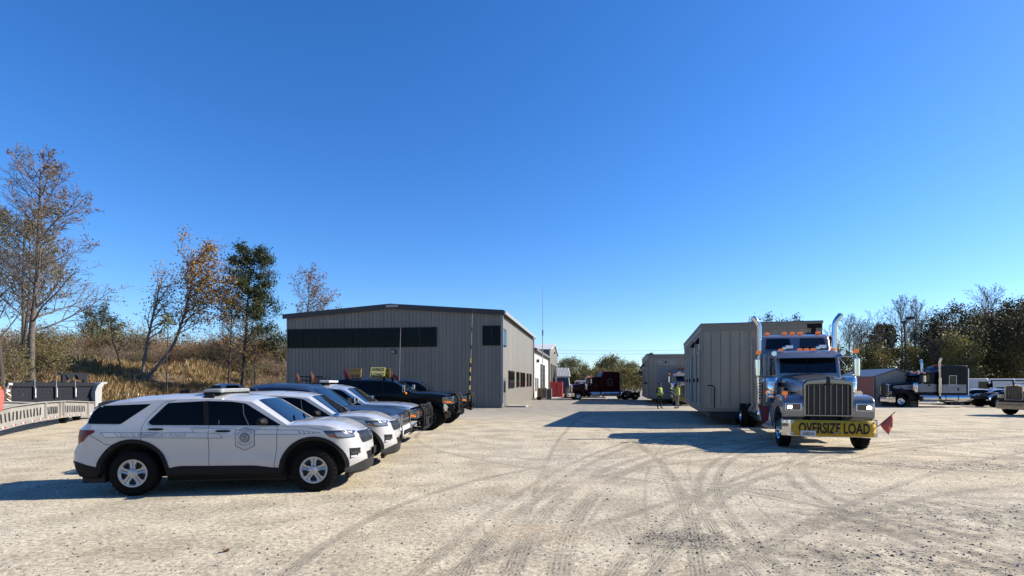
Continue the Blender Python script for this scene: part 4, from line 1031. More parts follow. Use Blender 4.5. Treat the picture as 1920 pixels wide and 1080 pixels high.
# lettering on the black truck's topper
for tx, z, h in (("Greg's", 1.80, .17), ('Pilot Car', 1.60, .13)):
    t = text_mesh(tx, lambda a, b: ck.side((-2.0+a, z+b), -1, .012), height=h); t.build('door_lettering', mat('letter_grey', (.32, .36, .42), .5), black)
m = MB(); m.tube([(-1.6, -.55, 2.16), (-1.6, .55, 2.16)], .02, 6)
m.build('roof_bar', M_PLAS, black)
def on_roof(c, root, x, y): 
    z = c.z_at(x, y); q = Matrix.Rotation(root.rotation_euler.z, 3, 'Z'); return Vector(root.location)+q@Vector((x, y, z))
M_YEL = mat('sign_yellow', (.80, .55, .03), .5, var=.06)
def roof_sign(c, root, x, y, w, h, rz, tilt, label, txt, col=M_YEL, tcol=M_MESH):
    p = on_roof(c, root, x, y); o = empty('roof_sign', p, HD+rz, label, 'sign')
    m = MB(); q = Matrix.Rotation(tilt, 3, 'X'); m.box(q@Vector((0, 0, h/2))+Vector((0, 0, .05)), (w, .03, h), M=q); m.build('sign_board', col, o)
    m = MB()
    for sx in (-.35, .35): m.tube([(sx*w, .12, 0), (sx*w, 0, .1), (sx*w, -.1, 0)], .02, 5)
    m.tube([(-.36*w, 0, .08), (.36*w, 0, .08)], .02, 5)
    m.build('stand', M_PLAS, o)
    n = len(txt); mm = MB()
    for i, s_ in enumerate(txt):
        t = text_mesh(s_, lambda a, b: tuple(q@Vector((a, -.018, h*(1-(i+.5)/n)+b))+Vector((0, 0, .05))), width=w*.86, height=h*.66/n, bold=.02); mm.merge(t)
    mm.build('sign_lettering', tcol, o)
roof_sign(ck, black, -1.42, -.2, .50, .36, R(-10), R(-14), 'narrow yellow oversize load sign at the left of the black pickup roof', ('OVERSIZE', 'LOAD'), mat('sign_amber', (.75, .42, .06), .5), mat('sign_red_text', (.45, .08, .02), .5))
roof_sign(ck, black, -.50, -.15, .62, .46, R(-6), R(-28), 'widest pale yellow oversize load sign in the middle of the black pickup roof', ('OVERSIZE', 'LOAD'), mat('sign_pale', (.85, .70, .22), .45))
roof_sign(ck, black, -.30, .55, .40, .42, R(-6), R(-3), 'upright deep yellow sign standing at the right of the black pickup roof', ('OVERSIZE', 'LOAD'), mat('sign_deep', (.85, .48, .01), .5))
def flag(name, label, p, stick, cloth, mt, rz=0):
    o = empty(name, p, rz, label, 'flag')
    m = MB(); m.tube(stick, .012, 5); m.build('stick', M_STEEL, o)
    m = MB(); m.add(cloth, [tuple(range(len(cloth)))] if len(cloth) < 5 else [(0, 1, 4, 3), (1, 2, 5, 4)])
    f = m.build('cloth', mt, o, fix=False); sd = f.modifiers.new('thick', 'SOLIDIFY'); sd.thickness = .006
    return o
M_FLAG = mat('flag_red', (.50, .055, .07), .85, var=.25, vscale=9, bump=.3)
flag('red_flag', 'limp dark red flag hanging at the left end of the black pickup roof', on_roof(ck, black, -1.75, -.45), [(0, 0, 0), (0, 0, .55)], [(0, -.02, .52), (.03, .01, .30), (.30, -.05, -.16), (-.04, .03, .5), (-.10, 0, .25), (.05, .08, -.2)], M_FLAG, HD)
flag('red_flag', 'small red flag spread beside the upright yellow roof sign', on_roof(ck, black, .05, .5), [(0, 0, 0), (-.12, 0, .45)], [(-.12, 0, .42), (-.02, .03, .26), (.26, -.02, .06), (-.02, .02, .02), (-.1, -.02, .03), (.1, .03, .02)], M_FLAG, HD)
for x in (-.1, .25):
    for y in (-.6, .6): m = MB(); m.b2(x-.05, x+.05, y-.03, y+.03, ck.z_at(x, y)-.02, ck.z_at(x, y)+.12); m.build('roof_clamp', M_PLAS, black)
def whip(name, label, p, h, r, stripes=False, lean=0):
    o = empty(name, p, 0, label, 'antenna' if not stripes else 'height pole')
    m = MB(); n = 22
    if stripes:
        ms = [mat('pole_yellow', (.75, .48, .05), .5), M_PLAS, mat('pole_grey', (.16, .15, .14), .5)]
        for k in range(n):
            a, b = h*k/n, h*(k+1)/n; m.cur = (k % 2) if k < 11 else (1 if k % 4 == 1 else 2); m.tube([(lean*a, 0, a), (lean*b, 0, b)], r*(1-.5*k/n), 6)
        m.build('pole', ms, o)
    else: m.tube([(0, 0, 0), (lean*h*.5, 0, h*.5), (lean*h, 0, h)], [r, r*.8, r*.5], 6); m.build('pole', mat('pole_grey', (.30, .27, .23), .5), o)
p = P(879, 745, 27.0); whip('height_pole', 'very tall striped yellow and black measuring pole on the charcoal pickup guard', (p.x, p.y, .7), (P(886, 580, 27.0).z-.7), .045, True, .037)
p = on_roof(ck, black, .35, .25); whip('whip_antenna', 'tall thin tan antenna rising from the black pickup roof', p, P(758, 614, p.y).z-p.z, .026, False, .03)
# gear on the silver truck's roof
def on_s(x, y): return on_roof(cs, silver, x, y)
o = empty('amber_light_bar', on_s(-.35, 0), HD, 'long white light bar across the silver pickup roof', 'light bar')
m = MB(); m.b2(-.16, .16, -.72, .72, .05, .12); m.build('housing', M_WPAINT, o, bevel=.02)
m = MB(); m.b2(-.12, .12, -.60, -.5, -.03, .05); m.b2(-.12, .12, .5, .6, -.03, .05); m.build('foot', M_PLAS, o)
o = empty('roof_basket', on_s(-.95, .25), HD, 'black wire cargo basket on the back of the silver pickup roof', 'roof basket')
m = MB()
for z in (.02, .14, .27): m.tube([(-.4, -.5, z), (.4, -.5, z), (.4, .5, z), (-.4, .5, z), (-.4, -.5, z)], .016, 5)
for k in range(7):
    for y in (-.5, .5): m.tube([(-.4+k*.133, y, .02), (-.4+k*.133, y, .27)], .012, 4)
    m.tube([(-.4+k*.133, -.5, .02), (-.4+k*.133, .5, .02)], .012, 4)
m.build('rack', M_PLAS, o)
M_FLAG2 = mat('flag_orange', (.42, .14, .08), .85, var=.3, vscale=9)
flag('orange_flag', 'drooping faded orange flag at the left of the silver pickup roof', on_s(-1.2, -.55), [(0, 0, 0), (-.05, 0, .5)], [(-.05, 0, .48), (.05, .02, .3), (.2, 0, .06), (-.05, .02, .05), (.03, 0, .02), (.12, .02, .0)], M_FLAG2, HD)
flag('orange_flag', 'second faded orange flag nearer the middle of the silver pickup roof', on_s(-.75, -.5), [(0, 0, 0), (-.05, 0, .5)], [(-.05, 0, .48), (.06, .02, .28), (.24, 0, .1), (-.05, .02, .1), (.03, 0, .06), (.12, .02, .04)], M_FLAG2, HD)
# far white pickup behind the row, only its cab shows
wp, cw = pickup('white_pickup', 'distant white pickup whose cab shows over the nearest police SUV roof', 'pickup', (P(420, 0, 50).x, 50, 0), R(150), paint('police_white', (.64, .645, .65)), hood=1.2, roofz=1.9)
# ------------------------------------------------------------------ road tractors
M_TGL = mat('truck_glass', (.005, .006, .010), .05, var=.04, spec=.5)
M_HEADON = mat('headlamp_lit', (1, .97, .9), .3, var=0, emit=9)
def semi(name, label, loc, rz, PT, sleeper=2.2, sz=3.72, PT2=None, lit=False, stripe=None, wb=7.6, sc=1, bumper_mt=None, stacks=True, detail=True):
    root = empty(name, loc, rz, label, 'semi truck', None, sc)
    PT2 = PT2 or PT
    # frame
    m = MB()
    for sg in (-1, 1): m.b2(-wb-2.0, .75, sg*.36, sg*.46, .72, .98)
    k = -wb-1.9
    while k < .6: m.b2(k, k+.12, -.36, .36, .76, .94); k += 1.1
    m.b2(-wb+.3, -wb-.9, -.5, .5, 1.0, 1.16); m.lathe([(0, .5), (.06, .52), (.10, .45), (.10, .01)], (-wb-.3, 0, 1.16), 'z', 18)
    m.b2(-1.9, .55, -.34, .34, .5, 1.25)
    m.build('chassis', M_STEEL, root)
    # hood: lofted, narrow at the grille, wide at the cowl
    rows = []
    for t in np.linspace(0, 1, 12):
        x = lerp(.62, -1.42, t); w = lerp(.62, .88, t**1.2); zt = lerp(1.93, 2.22, t**.75); zb = 1.05
        half = [(w*1.0, zb), (w*1.0, lerp(zb, zt, .45)), (w*.985, zt-.22), (w*.96, zt-.10), (w*.88, zt-.03), (w*.70, zt+.005), (w*.35, zt+.035), (0, zt+.05)]
        rows.append([(x, -y, z) for y, z in half]+[(x, y, z) for y, z in half[-2::-1]])
    m = MB(); m.loft(rows, capa=True, capb=True); hd = m.build('hood', PT, root, smooth=40)
    m = MB()
    for sg in (-1, 1):
        m.b2(-1.0, -.75, sg*.80, sg*.83, 1.72, 1.78); m.b2(-.35, -.15, sg*.74, sg*.775, 1.62, 1.68)
    m.build('hood_latch', M_PLAS, hd)
    # grille surround and bars
    m = MB()
    z0, z1, gw = .98, 1.93, .64
    CHM = M_DCHR
    out = [(-gw, z0), (-gw, z1), (-gw+.10, z1+.10), (0, z1+.16), (gw-.10, z1+.10), (gw, z1), (gw, z0)]
    inn = [(-gw+.055, z0+.05), (-gw+.055, z1-.07), (-gw+.10, z1-.03), (0, z1+.0), (gw-.10, z1-.03), (gw-.055, z1-.07), (gw-.055, z0+.05)]
    n = 7
    fr = [(.76, *p) for p in out]+[(.76, *p) for p in inn]+[(.60, *p) for p in out]+[(.66, *p) for p in inn]
    fs = []
    for i in range(n):
        j = (i+1) % n
        fs += [(i, j, j+n, i+n), (i, i+2*n, j+2*n, j), (i+n, j+n, j+3*n, i+3*n)]
    m.add(fr, fs); gs = m.build('grille_surround', M_DCHR if lit else M_CHROME, root, bevel=.02)
    m = MB(); m.b2(.64, .665, -gw+.04, gw-.04, z0+.03, z1-.02); m.build('grille_mesh', M_MESH, gs)
    m = MB()
    for k in range(8):
        y = lerp(-gw+.13, gw-.13, k/7); m.b2(.70, .735, y-.007, y+.007, z0+.05, z1-.04)
    m.build('grille_bars', M_DCHR if lit else M_CHROME, gs)
    m = MB(); m.lathe([(0, .10), (.05, .10), (.06, .06), (.06, .001)], (.70, 0, z1+.05), 'x', 10); m.box((.74, 0, z1+.08), (.10, .10, .26)); m.build('badge', M_STEEL, gs, bevel=.03)
    # fenders
    for sg in (-1, 1):
        ou = [(.74, .93), (.76, 1.20), (.74, 1.40), (.66, 1.50), (.50, 1.565), (.2, 1.60), (-.1, 1.585), (-.4, 1.50), (-.65, 1.34), (-.85, 1.10), (-.98, .86), (-1.0, .66)]
        ar = [(-.93, .66)]+[(math.cos(a)*.66-.02, .56+math.sin(a)*.68) for a in np.linspace(math.pi*.94, math.pi*.14, 14)]+[(.62, .93)]
        m = MB(); m.prism(ou+ar, 'y', sg*.60, sg*1.19); f = m.build('fender', PT2 if sg > 0 else PT, root, smooth=50, bevel=.07, seg=4)
        m = MB(); m.b2(.755, .785, sg*.70, sg*1.14, 1.14, 1.36); h = m.build('headlight', M_CHR2, f, bevel=.012)
        m = MB(); m.b2(.787, .797, sg*.73, sg*1.11, 1.165, 1.335); hl = m.build('lens', M_LENSD, h, bevel=.004)
        m = MB(); m.prism(rpoly([(sg*.96 if sg > 0 else sg*1.08, 1.20), (sg*1.08 if sg > 0 else sg*.96, 1.20), (sg*1.08 if sg > 0 else sg*.96, 1.29), (sg*.96 if sg > 0 else sg*1.08, 1.29)], .03), 'x', .799, .805)
        m.build('lamp', M_HEADON if lit else M_LENS, h)
        m = MB(); m.b2(.62, .72, sg*1.06, sg*1.19, 1.585, 1.70); m.tube([(.67, sg*1.1, 1.5), (.67, sg*1.12, 1.60)], .02, 5)
        if sg < 0 and lit: m.build('indicator', M_ORANGE, f, bevel=.01)
    # bumper
    m = MB(); rows = []
    for y in np.linspace(-1.23, 1.23, 25):
        x = .98-.16*max(0, abs(y)-.85)**2*8; rows.append([(x-.06, y, .885), (x, y, .87), (x+.012, y, .66), (x, y, .42), (x-.06, y, .40)])
    m.loft(rows)
    for sg in (-1, 1): m.b2(.50, .80, sg*1.215, sg*1.235, .42, .90)
    m.build('bumper', bumper_mt or M_CHROME, root, smooth=50)
    # cab
    cy = .96
    cabp = [(-1.40, 1.05), (-1.40, 2.12), (-1.62, 2.86), (-1.85, 3.02), (-2.35, 3.08), (-3.02, 3.08), (-3.02, .95), (-1.9, .95)]
    m = MB(); m.prism(cabp, 'y', -cy, cy); cab = m.build('cab', PT, root, smooth=40, bevel=.07, seg=3)
    m = MB(); nrm = Vector((.74, 0, .22)).normalized()*.012
    a0, a1 = Vector((-1.447, 0, 2.275)), Vector((-1.605, 0, 2.80))
    for s0, s1 in ((-.84, .84),):
        m.add([a0+nrm+Vector((0, s0, 0)), a0+nrm+Vector((0, s1, 0)), a1+nrm+Vector((0, s1*.98, 0)), a1+nrm+Vector((0, s0*.98, 0))], [(0, 1, 2, 3)])
    m.build('windscreen', M_TGL, cab)
    m = MB(); m.tube([a0+nrm*2, a1+nrm*2], .012, 5); m.build('windscreen_bar', M_PLAS, cab)
    for y in (-.5, .35): m = MB(); m.tube([a0+nrm*2.2+Vector((0, y, 0)), a0+nrm*2.2+Vector((-.06, y+.38, .22))], .012, 5); m.build('wiper', M_PLAS, cab)
    m = MB(); rows = []   # sun visor
    for y in np.linspace(-.98, .98, 13):
        d = .10*(1-(y/.98)**2); rows.append([(-1.60+d, y, 2.95), (-1.36+d, y, 2.79), (-1.355+d, y, 2.765), (-1.60+d, y, 2.90)])
    m.loft(rows, close=True, capa=True, capb=True); m.build('sun_visor', PT if lit else PT, cab, smooth=30)
    for y in (-.78, -.20, 0, .20, .78):
        m = MB(); m.box((-1.68, y, 3.06), (.14, .13, .075)); m.build('marker_light', M_ORANGE, cab, bevel=.02)
    for y in (-.50, .50):
        m = MB(); m.box((-1.78, y, 3.16), (.12, .22, .12)); m.box((-1.80, y-.15, 3.12), (.2, .1, .1)); w_ = m.build('work_light', M_CHR2, cab, bevel=.015)
    for sg in (-1, 1):
        m = MB(); y = cy+.006
        win = rpoly([(-1.70, 2.22), (-1.84, 2.80), (-2.42, 2.84), (-2.42, 2.22)], .05); m.prism(win, 'y', sg*y, sg*(y+.008)); sw = m.build('side_window', M_TGL, cab)
        m = MB(); d = [(-1.58, 1.12), (-1.58, 2.18), (-1.80, 2.88), (-2.50, 2.92), (-2.50, 1.12)]
        for p, q in zip(d, d[1:]+d[:1]): m.tube([(p[0], sg*(cy+.002), p[1]), (q[0], sg*(cy+.002), q[1])], .008, 4)
        m.build('door_seam', M_SEAM, cab)
        m = MB(); m.b2(-2.44, -2.30, sg*cy, sg*(cy+.04), 1.85, 1.97); m.build('door_handle', M_PLAS if stripe else M_CHROME, cab)
        if stripe:
            m = MB(); m.b2(-2.98, -1.46, sg*(cy+.002), sg*(cy+.006), 1.32, 2.02); m.build('colour_band', stripe, cab)
            m = MB(); rr = rpoly([(-1.40, 1.48), (-1.40, 1.98), (.30, 1.88), (.42, 1.78), (.30, 1.62), (-.5, 1.56)], .09); 
            v, f_ = tess(rr, .2); m.add([(x, sg*(lerp(.62, .88, max(0, (.62-x)/2.04)**1.2)+.006), z) for x, z in v], f_); m.build('colour_band', stripe, hd)
    # sleeper
    s0, s1 = -3.06, -3.06-sleeper; sy = 1.14
    m = MB(); m.prism([(s0, 1.0), (s0, 3.05), (s0-.06, 3.12), (s0-.30, sz-.10), (s0-.55, sz), (s1, sz+.02), (s1, 1.0)], 'y', -sy, sy); sl_ = m.build('sleeper', PT, root, smooth=40, bevel=.12, seg=4)
    m = MB()
    if lit:
        a0, a1 = Vector((s0-.075, 0, 3.17)), Vector((s0-.265, 0, sz-.16)); nn = Vector((.55, 0, .24)).normalized()*.012
        m.add([a0+nn+Vector((0, -1.0, 0)), a0+nn+Vector((0, -.13, 0)), a1+nn+Vector((0, -.18, 0)), a1+nn+Vector((0, -.93, 0))], [(0, 1, 2, 3)]); m.build('sleeper_window', M_TGL, sl_)
        m = MB(); m.add([a0+nn+Vector((0, 1.0, 0)), a0+nn+Vector((0, .13, 0)), a1+nn+Vector((0, .18, 0)), a1+nn+Vector((0, .93, 0))], [(0, 1, 2, 3)]); m.build('sleeper_window', mat('grey_glass', (.035, .036, .045), .12), sl_)
    for sg in (-1, 1):
        m = MB(); c_ = (s0+s1)/2; m.prism(rpoly([(c_-.22, 1.98), (c_+.30, 1.98), (c_+.30, 2.72), (c_-.22, 2.72)], .05), 'y', sg*(sy+.002), sg*(sy+.010)); w_ = m.build('side_window', M_TGL, sl_)
        m = MB(); fr_ = [(c_-.25, 1.95), (c_+.33, 1.95), (c_+.33, 2.75), (c_-.25, 2.75)]
        for p, q in zip(fr_, fr_[1:]+fr_[:1]): m.tube([(p[0], sg*(sy+.006), p[1]), (q[0], sg*(sy+.006), q[1])], .018, 4)
        m.build('window_frame', M_CHR2, w_)
        if stripe:
            m = MB(); m.b2(s1+.12, s0-.03, sg*(sy+.002), sg*(sy+.006), 1.25, 1.98); m.build('colour_band', stripe, sl_)
            m = MB(); m.b2(c_-.45, c_-.33, sg*(sy+.007), sg*(sy+.02), 1.45, 1.68); m.build('handle', M_PLAS, sl_)
        m = MB(); m.b2(s1-.03, s1-.10, sg*(sy-.25), sg*sy, 1.0, sz-.25); m.build('fairing', M_CHR2, sl_)
    if lit:
        for y in (-.85, -.26, 0, .26, .85):
            m = MB(); m.box((s0-.62, y, sz+.06), (.16, .14, .085)); m.build('marker_light', M_ORANGE, sl_, bevel=.02)
    else:
        m = MB(); m.b2(s0-.4, s0-.75, -.5, .5, sz+.01, sz+.11); m.build('roof_beacon', mat('beacon', (.6, .1, .03), .35), sl_, bevel=.03)
    # exhaust stacks with heat shields and turned-out tips
    if stacks:
        for sg in (-1, 1):
            x = -3.08+.0; y = sg*1.22; top = sz+.28
            m = MB(); m.tube([(x, y, .95), (x, y, top), (x, y+sg*.03, top+.10), (x, y+sg*.10, top+.22), (x-.02, y+sg*.20, top+.34)], [.085, .085, .088, .092, .095], 18)
            st = m.build('exhaust_stack', M_CHROME, root, smooth=40)
            m = MB(); m.tube([(x, y, 1.25), (x, y, 2.55)], .125, 18); m.build('heat_shield', M_CHROME, st, smooth=40)
            for k in range(10 if lit else 0): m = MB(); m.b2(x+.118, x+.130, y-.03, y+.03, 1.36+k*.11, 1.42+k*.11); m.build('shield_slot', M_STEEL, st)
            m = MB(); e = Vector((x-.02, y+sg*.205, top+.345)); m.tube([e, e+Vector((-.002, sg*.004, .005))], .08, 14); m.build('tip_opening', M_DARK, st)
    for sg in (-1, 1):   # air cleaners beside the hood
        m = MB(); c_ = (-1.18, sg*1.13)
        m.tube([(c_[0], c_[1], 1.30), (c_[0], c_[1], 1.34), (c_[0], c_[1], 2.10), (c_[0], c_[1], 2.13), (c_[0], c_[1], 2.15)], [.16, .19, .19, .17, .06], 20); ac = m.build('air_cleaner', M_CHROME, root, smooth=40)
        for z in (1.50, 1.95): m = MB(); m.tube([(c_[0], c_[1], z), (c_[0], c_[1], z+.03)], .196, 20); m.build('clamp_band', M_CHR2, ac)
        for k in range(4):
            m = MB(); m.lathe([(0, .030), (.03, .028), (.04, .012), (.04, .001)], (c_[0]+.20, c_[1], 1.50+k*.13), 'x', 10); m.build('marker_light', M_ORANGE, ac)
        m = MB(); m.tube([(c_[0]-.1, c_[1], 1.9), (c_[0]-.3, sg*.85, 1.9)], .09, 8); m.build('duct', M_PLAS, ac)
        # mirror on its brackets, marker lamp on top
        m = MB(); mx, my = -1.72, sg*1.48
        m.tube([(mx, my, 2.18), (mx, my, 2.20), (mx, my, 2.74), (mx, my, 2.76)], [.07, .10, .10, .07], 16); mr = m.build('mirror', M_CHROME, root, smooth=40)
        m = MB(); m.tube([(-1.75, sg*.95, 2.84), (mx, my, 2.80)], .013, 5); m.tube([(-1.75, sg*.95, 2.14), (mx, my, 2.16)], .013, 5); m.tube([(mx, my, 2.12), (mx, my, 2.86)], .012, 5); m.tube([(-1.66, sg*.95, 2.80), (mx+.1, my-sg*.1, 2.20)], .010, 5); m.build('mirror_bracket', M_CHROME, mr)
        m = MB(); m.box((mx+.02, my-sg*.02, 2.99), (.12, .14, .12)); m.build('marker_light', M_ORANGE, mr, bevel=.012)
        m = MB(); m.tube([(mx, my, 2.86), (mx, my, 2.95)], .012, 5); m.tube([(mx-.1, my-sg*.05, 2.86), (mx-.1, my-sg*.05, 4.0 if sg < 0 else 3.5)], [.012, .006], 4); m.build('aerial', M_STEEL, mr)
        m = MB(); m.lathe([(0, .001), (.02, .05), (.05, .075)], (mx+.05, my-sg*.12, 2.06), 'x', 14); m.build('spot_mirror', M_CHROME, mr, smooth=40)
        m = MB(); m.lathe([(0, .001), (.03, .06), (.09, .085), (.10, .08), (.10, .001)], (-1.55, sg*1.02, 2.93), 'x', 14); m.build('horn', M_CHROME, cab, smooth=40)
        # tank, steps, quarter fender, tool box
        m = MB(); ty = sg*.92; m.tube([(-1.75, ty, .78), (-1.78, ty, .78), (-3.0, ty, .78), (-3.03, ty, .78)], [.26, .31, .31, .26], 22); tk = m.build('step_box', M_CHR2, root, smooth=40)
        m = MB(); m.tube([(-3.2, ty, .80), (-3.25, ty, .80), (-5.5, ty, .80), (-5.55, ty, .80)], [.28, .33, .33, .28], 22); tk = m.build('fuel_tank', M_CHROME, root, smooth=40)
        m = MB()
        for x in (-3.6, -4.6): m.tube([(x, ty, .80), (x+.06, ty, .80)], .338, 22)
        m.build('tank_strap', M_STEEL, tk)
        m = MB(); m.b2(-1.55, -2.9, sg*1.0, sg*1.17, .42, .50); m.b2(-1.55, -2.9, sg*.98, sg*1.12, .98, 1.02); m.build('step', M_CHR2, root)
        m = MB(); rows = [[(-wb+.0+math.cos(a)*.62, sg*(.72+.52*f), .53+math.sin(a)*.64) for f in (0, 1)] for a in np.linspace(math.pi*.03, math.pi*.52, 10)]
        m.loft(rows); 
        if not lit: q = m.build('quarter_fender', M_CHROME, root, smooth=40); q.modifiers.new('t', 'SOLIDIFY').thickness = .02
        m = MB(); m.tube([(-.95, sg*1.14, 1.55), (-.95, sg*1.30, 1.62)], .02, 6); m.lathe([(0, .001), (.05, .08), (.11, .09), (.11, .001)], (-.98, sg*1.30, 1.62), 'x', 12); m.build('fender_mirror', M_CHROME, root, smooth=40)
        m = MB(); m.b2(-wb-1.95, -wb-1.99, sg*.55, sg*1.2, .35, 1.1); m.build('mud_flap', M_RUB, root)
    for sg in (-1, 1):
        mt = MB(); wheel_geo(mt, None, (0, 0, 0), .52, .29, .29, sg); w = mt.build('wheel', M_RUB, root, smooth=50); w.location = (0, sg*1.03, .52)
        mr = MB(); big_rim(mr, (0, 0, 0), .29, .29, sg, True); mr.build('rim', M_CHROME, w, smooth=35)
        for x in (-wb, -wb-1.35):
            mt = MB(); wheel_geo(mt, None, (0, sg*.17, 0), .52, .27, .29, sg); wheel_geo(mt, None, (0, -sg*.17, 0), .52, .27, .29, sg); w = mt.build('wheel', M_RUB, root, smooth=50); w.location = (x, sg*.95, .52)
            mr = MB(); big_rim(mr, (0, sg*.17, 0), .27, .29, sg, False); mr.build('rim', M_CHROME, w, smooth=35)
    return root
TH = math.atan2(-.963, -.27)
TP = Vector((9.35, 16.15, 0))
P_SIL = paint('truck_silver', (.205, .20, .205), .62, .27)
t1 = semi('semi_truck', 'silver blue conventional tractor with lit headlights and an oversize load banner', TP, TH, P_SIL, lit=True)
def tw(x, y, z): return TP+Matrix.Rotation(TH, 3, 'Z')@Vector((x, y, z))
# banner on the bumper
ban = empty('oversize_load_banner', tw(.98, 0, .40), TH, 'yellow oversize load banner stretched over the front bumper of the silver truck', 'banner')
m = MB(); rows = []
for y in np.linspace(-1.02, 1.16, 23):
    rows.append([(.03+.006*math.sin(y*9)-.16*8*max(0, abs(y)-.85)**2, y, z) for z in (.035, .16, .32, .485)])
m.loft(rows); b_ = m.build('cloth', mat('banner_yellow', (.70, .43, .015), .7, var=.22, vscale=5, bump=.15), ban, smooth=40); b_.modifiers.new('t', 'SOLIDIFY').thickness = .008
t_ = text_mesh('OVERSIZE LOAD', lambda a, b: (.047+.006*math.sin((a+.07)*9)-.16*8*max(0, abs(a+.07)-.85)**2, a+.07, .26+b), width=1.80, height=.31, bold=.03); t_.build('banner_lettering', mat('banner_black', (.012, .011, .008), .7), ban)
m = MB()
for y, z in ((-1.0, .43), (-1.0, .09), (1.13, .43), (1.13, .09)): m.lathe([(0, .05), (.012, .048), (.012, .02), (.004, .018)], (.05-.16*8*max(0, abs(y)-.85)**2, y, z), 'x', 12)
m.build('eyelet', M_WPAINT, ban)
m = MB(); m.b2(.055, .075, .06, .22, .12, .16); m.build('strap_clip', mat('tan_plastic', (.40, .33, .22), .5), ban)
m = MB(); m.box((.06, -.59, .10), (.012, .40, .17)); pl = m.build('licence_plate', M_WPAINT, ban, bevel=.004)
t_ = text_mesh('A380534', lambda a, b: (.069, -.59+a, .095+b), width=.30, height=.08, bold=.01); t_.build('plate_lettering', M_PLAS, pl)
for sg in (-1, 1):
    pass
o = empty('warning_flag', tw(.82, 1.22, .72), TH, 'faded red mesh flag on a rod at the banner end nearest the small shed', 'flag')
m = MB(); m.tube([(0, 0, 0), (.02, .42, .42)], .012, 5); m.build('rod', M_STEEL, o)
m = MB(); rows = [[(.02, .05+.30*t, .06+.30*t), (.03+.04*math.sin(t*5), .12+.26*t, -.06+.30*t), (.02, .26+.10*t, -.22+.24*t)] for t in np.linspace(0, 1, 7)]
m.loft(rows); c_ = m.build('cloth', mat('flag_mesh', (.62, .13, .10), .8, var=.2, vscale=20), o, smooth=60); c_.modifiers.new('t', 'SOLIDIFY').thickness = .006
o = empty('warning_flag', tw(-.1, -1.30, .86), TH, 'dark red mesh flag on a rod beside the front wheel and chrome tank', 'flag')
m = MB(); m.tube([(0, 0, -.3), (-.05, -.12, .42)], .012, 5); m.build('rod', M_STEEL, o)
m = MB(); rows = [[(-.05, -.10-.02*t, .36-.42*t), (-.25, -.22-.06*t, .36-.60*t), (-.5, -.36+.08*t, .42-.34*t)] for t in np.linspace(0, 1, 7)]
m.loft(rows); c_ = m.build('cloth', mat('flag_dark', (.16, .012, .018), .8, var=.2, vscale=20), o, smooth=60); c_.modifiers.new('t', 'SOLIDIFY').thickness = .006
# dark navy tractor seen from its side
P_NAVY = paint('navy', (.003, .004, .013), 0, .3)
semi('semi_truck', 'dark navy tractor with a pale band, parked side on before the small shed', (31.6, 44.2, 0), R(173), P_NAVY, stripe=mat('band_silver', (.36, .36, .38), .4, .2), wb=7.7, sc=.92, sz=3.62, sleeper=2.3)
semi('semi_truck', 'black tractor nose with chrome grille and bumper at the picture edge', (30.7, 31.9, 0), R(180), paint('truck_black', (.006, .007, .011), .1, .2), wb=6.7, sc=.92, sz=3.6, bumper_mt=M_DCHR)
semi('semi_truck', 'dark red tractor parked side on beyond the skid loader', (7.45, 62, 0), R(186), paint('maroon', (.06, .004, .005), .1, .35), wb=6.4, sz=3.75, sleeper=2.6, sc=.87, stacks=False)
semi('semi_truck', 'beige grey tractor half hidden between the two tan modular buildings', (.327*46, 46, 0), R(-104), paint('greige', (.34, .31, .28), .1, .35), wb=6.2, sz=3.5, sc=.92, stacks=False, bumper_mt=mat('bumper_yellow', (.30, .22, .02), .5))
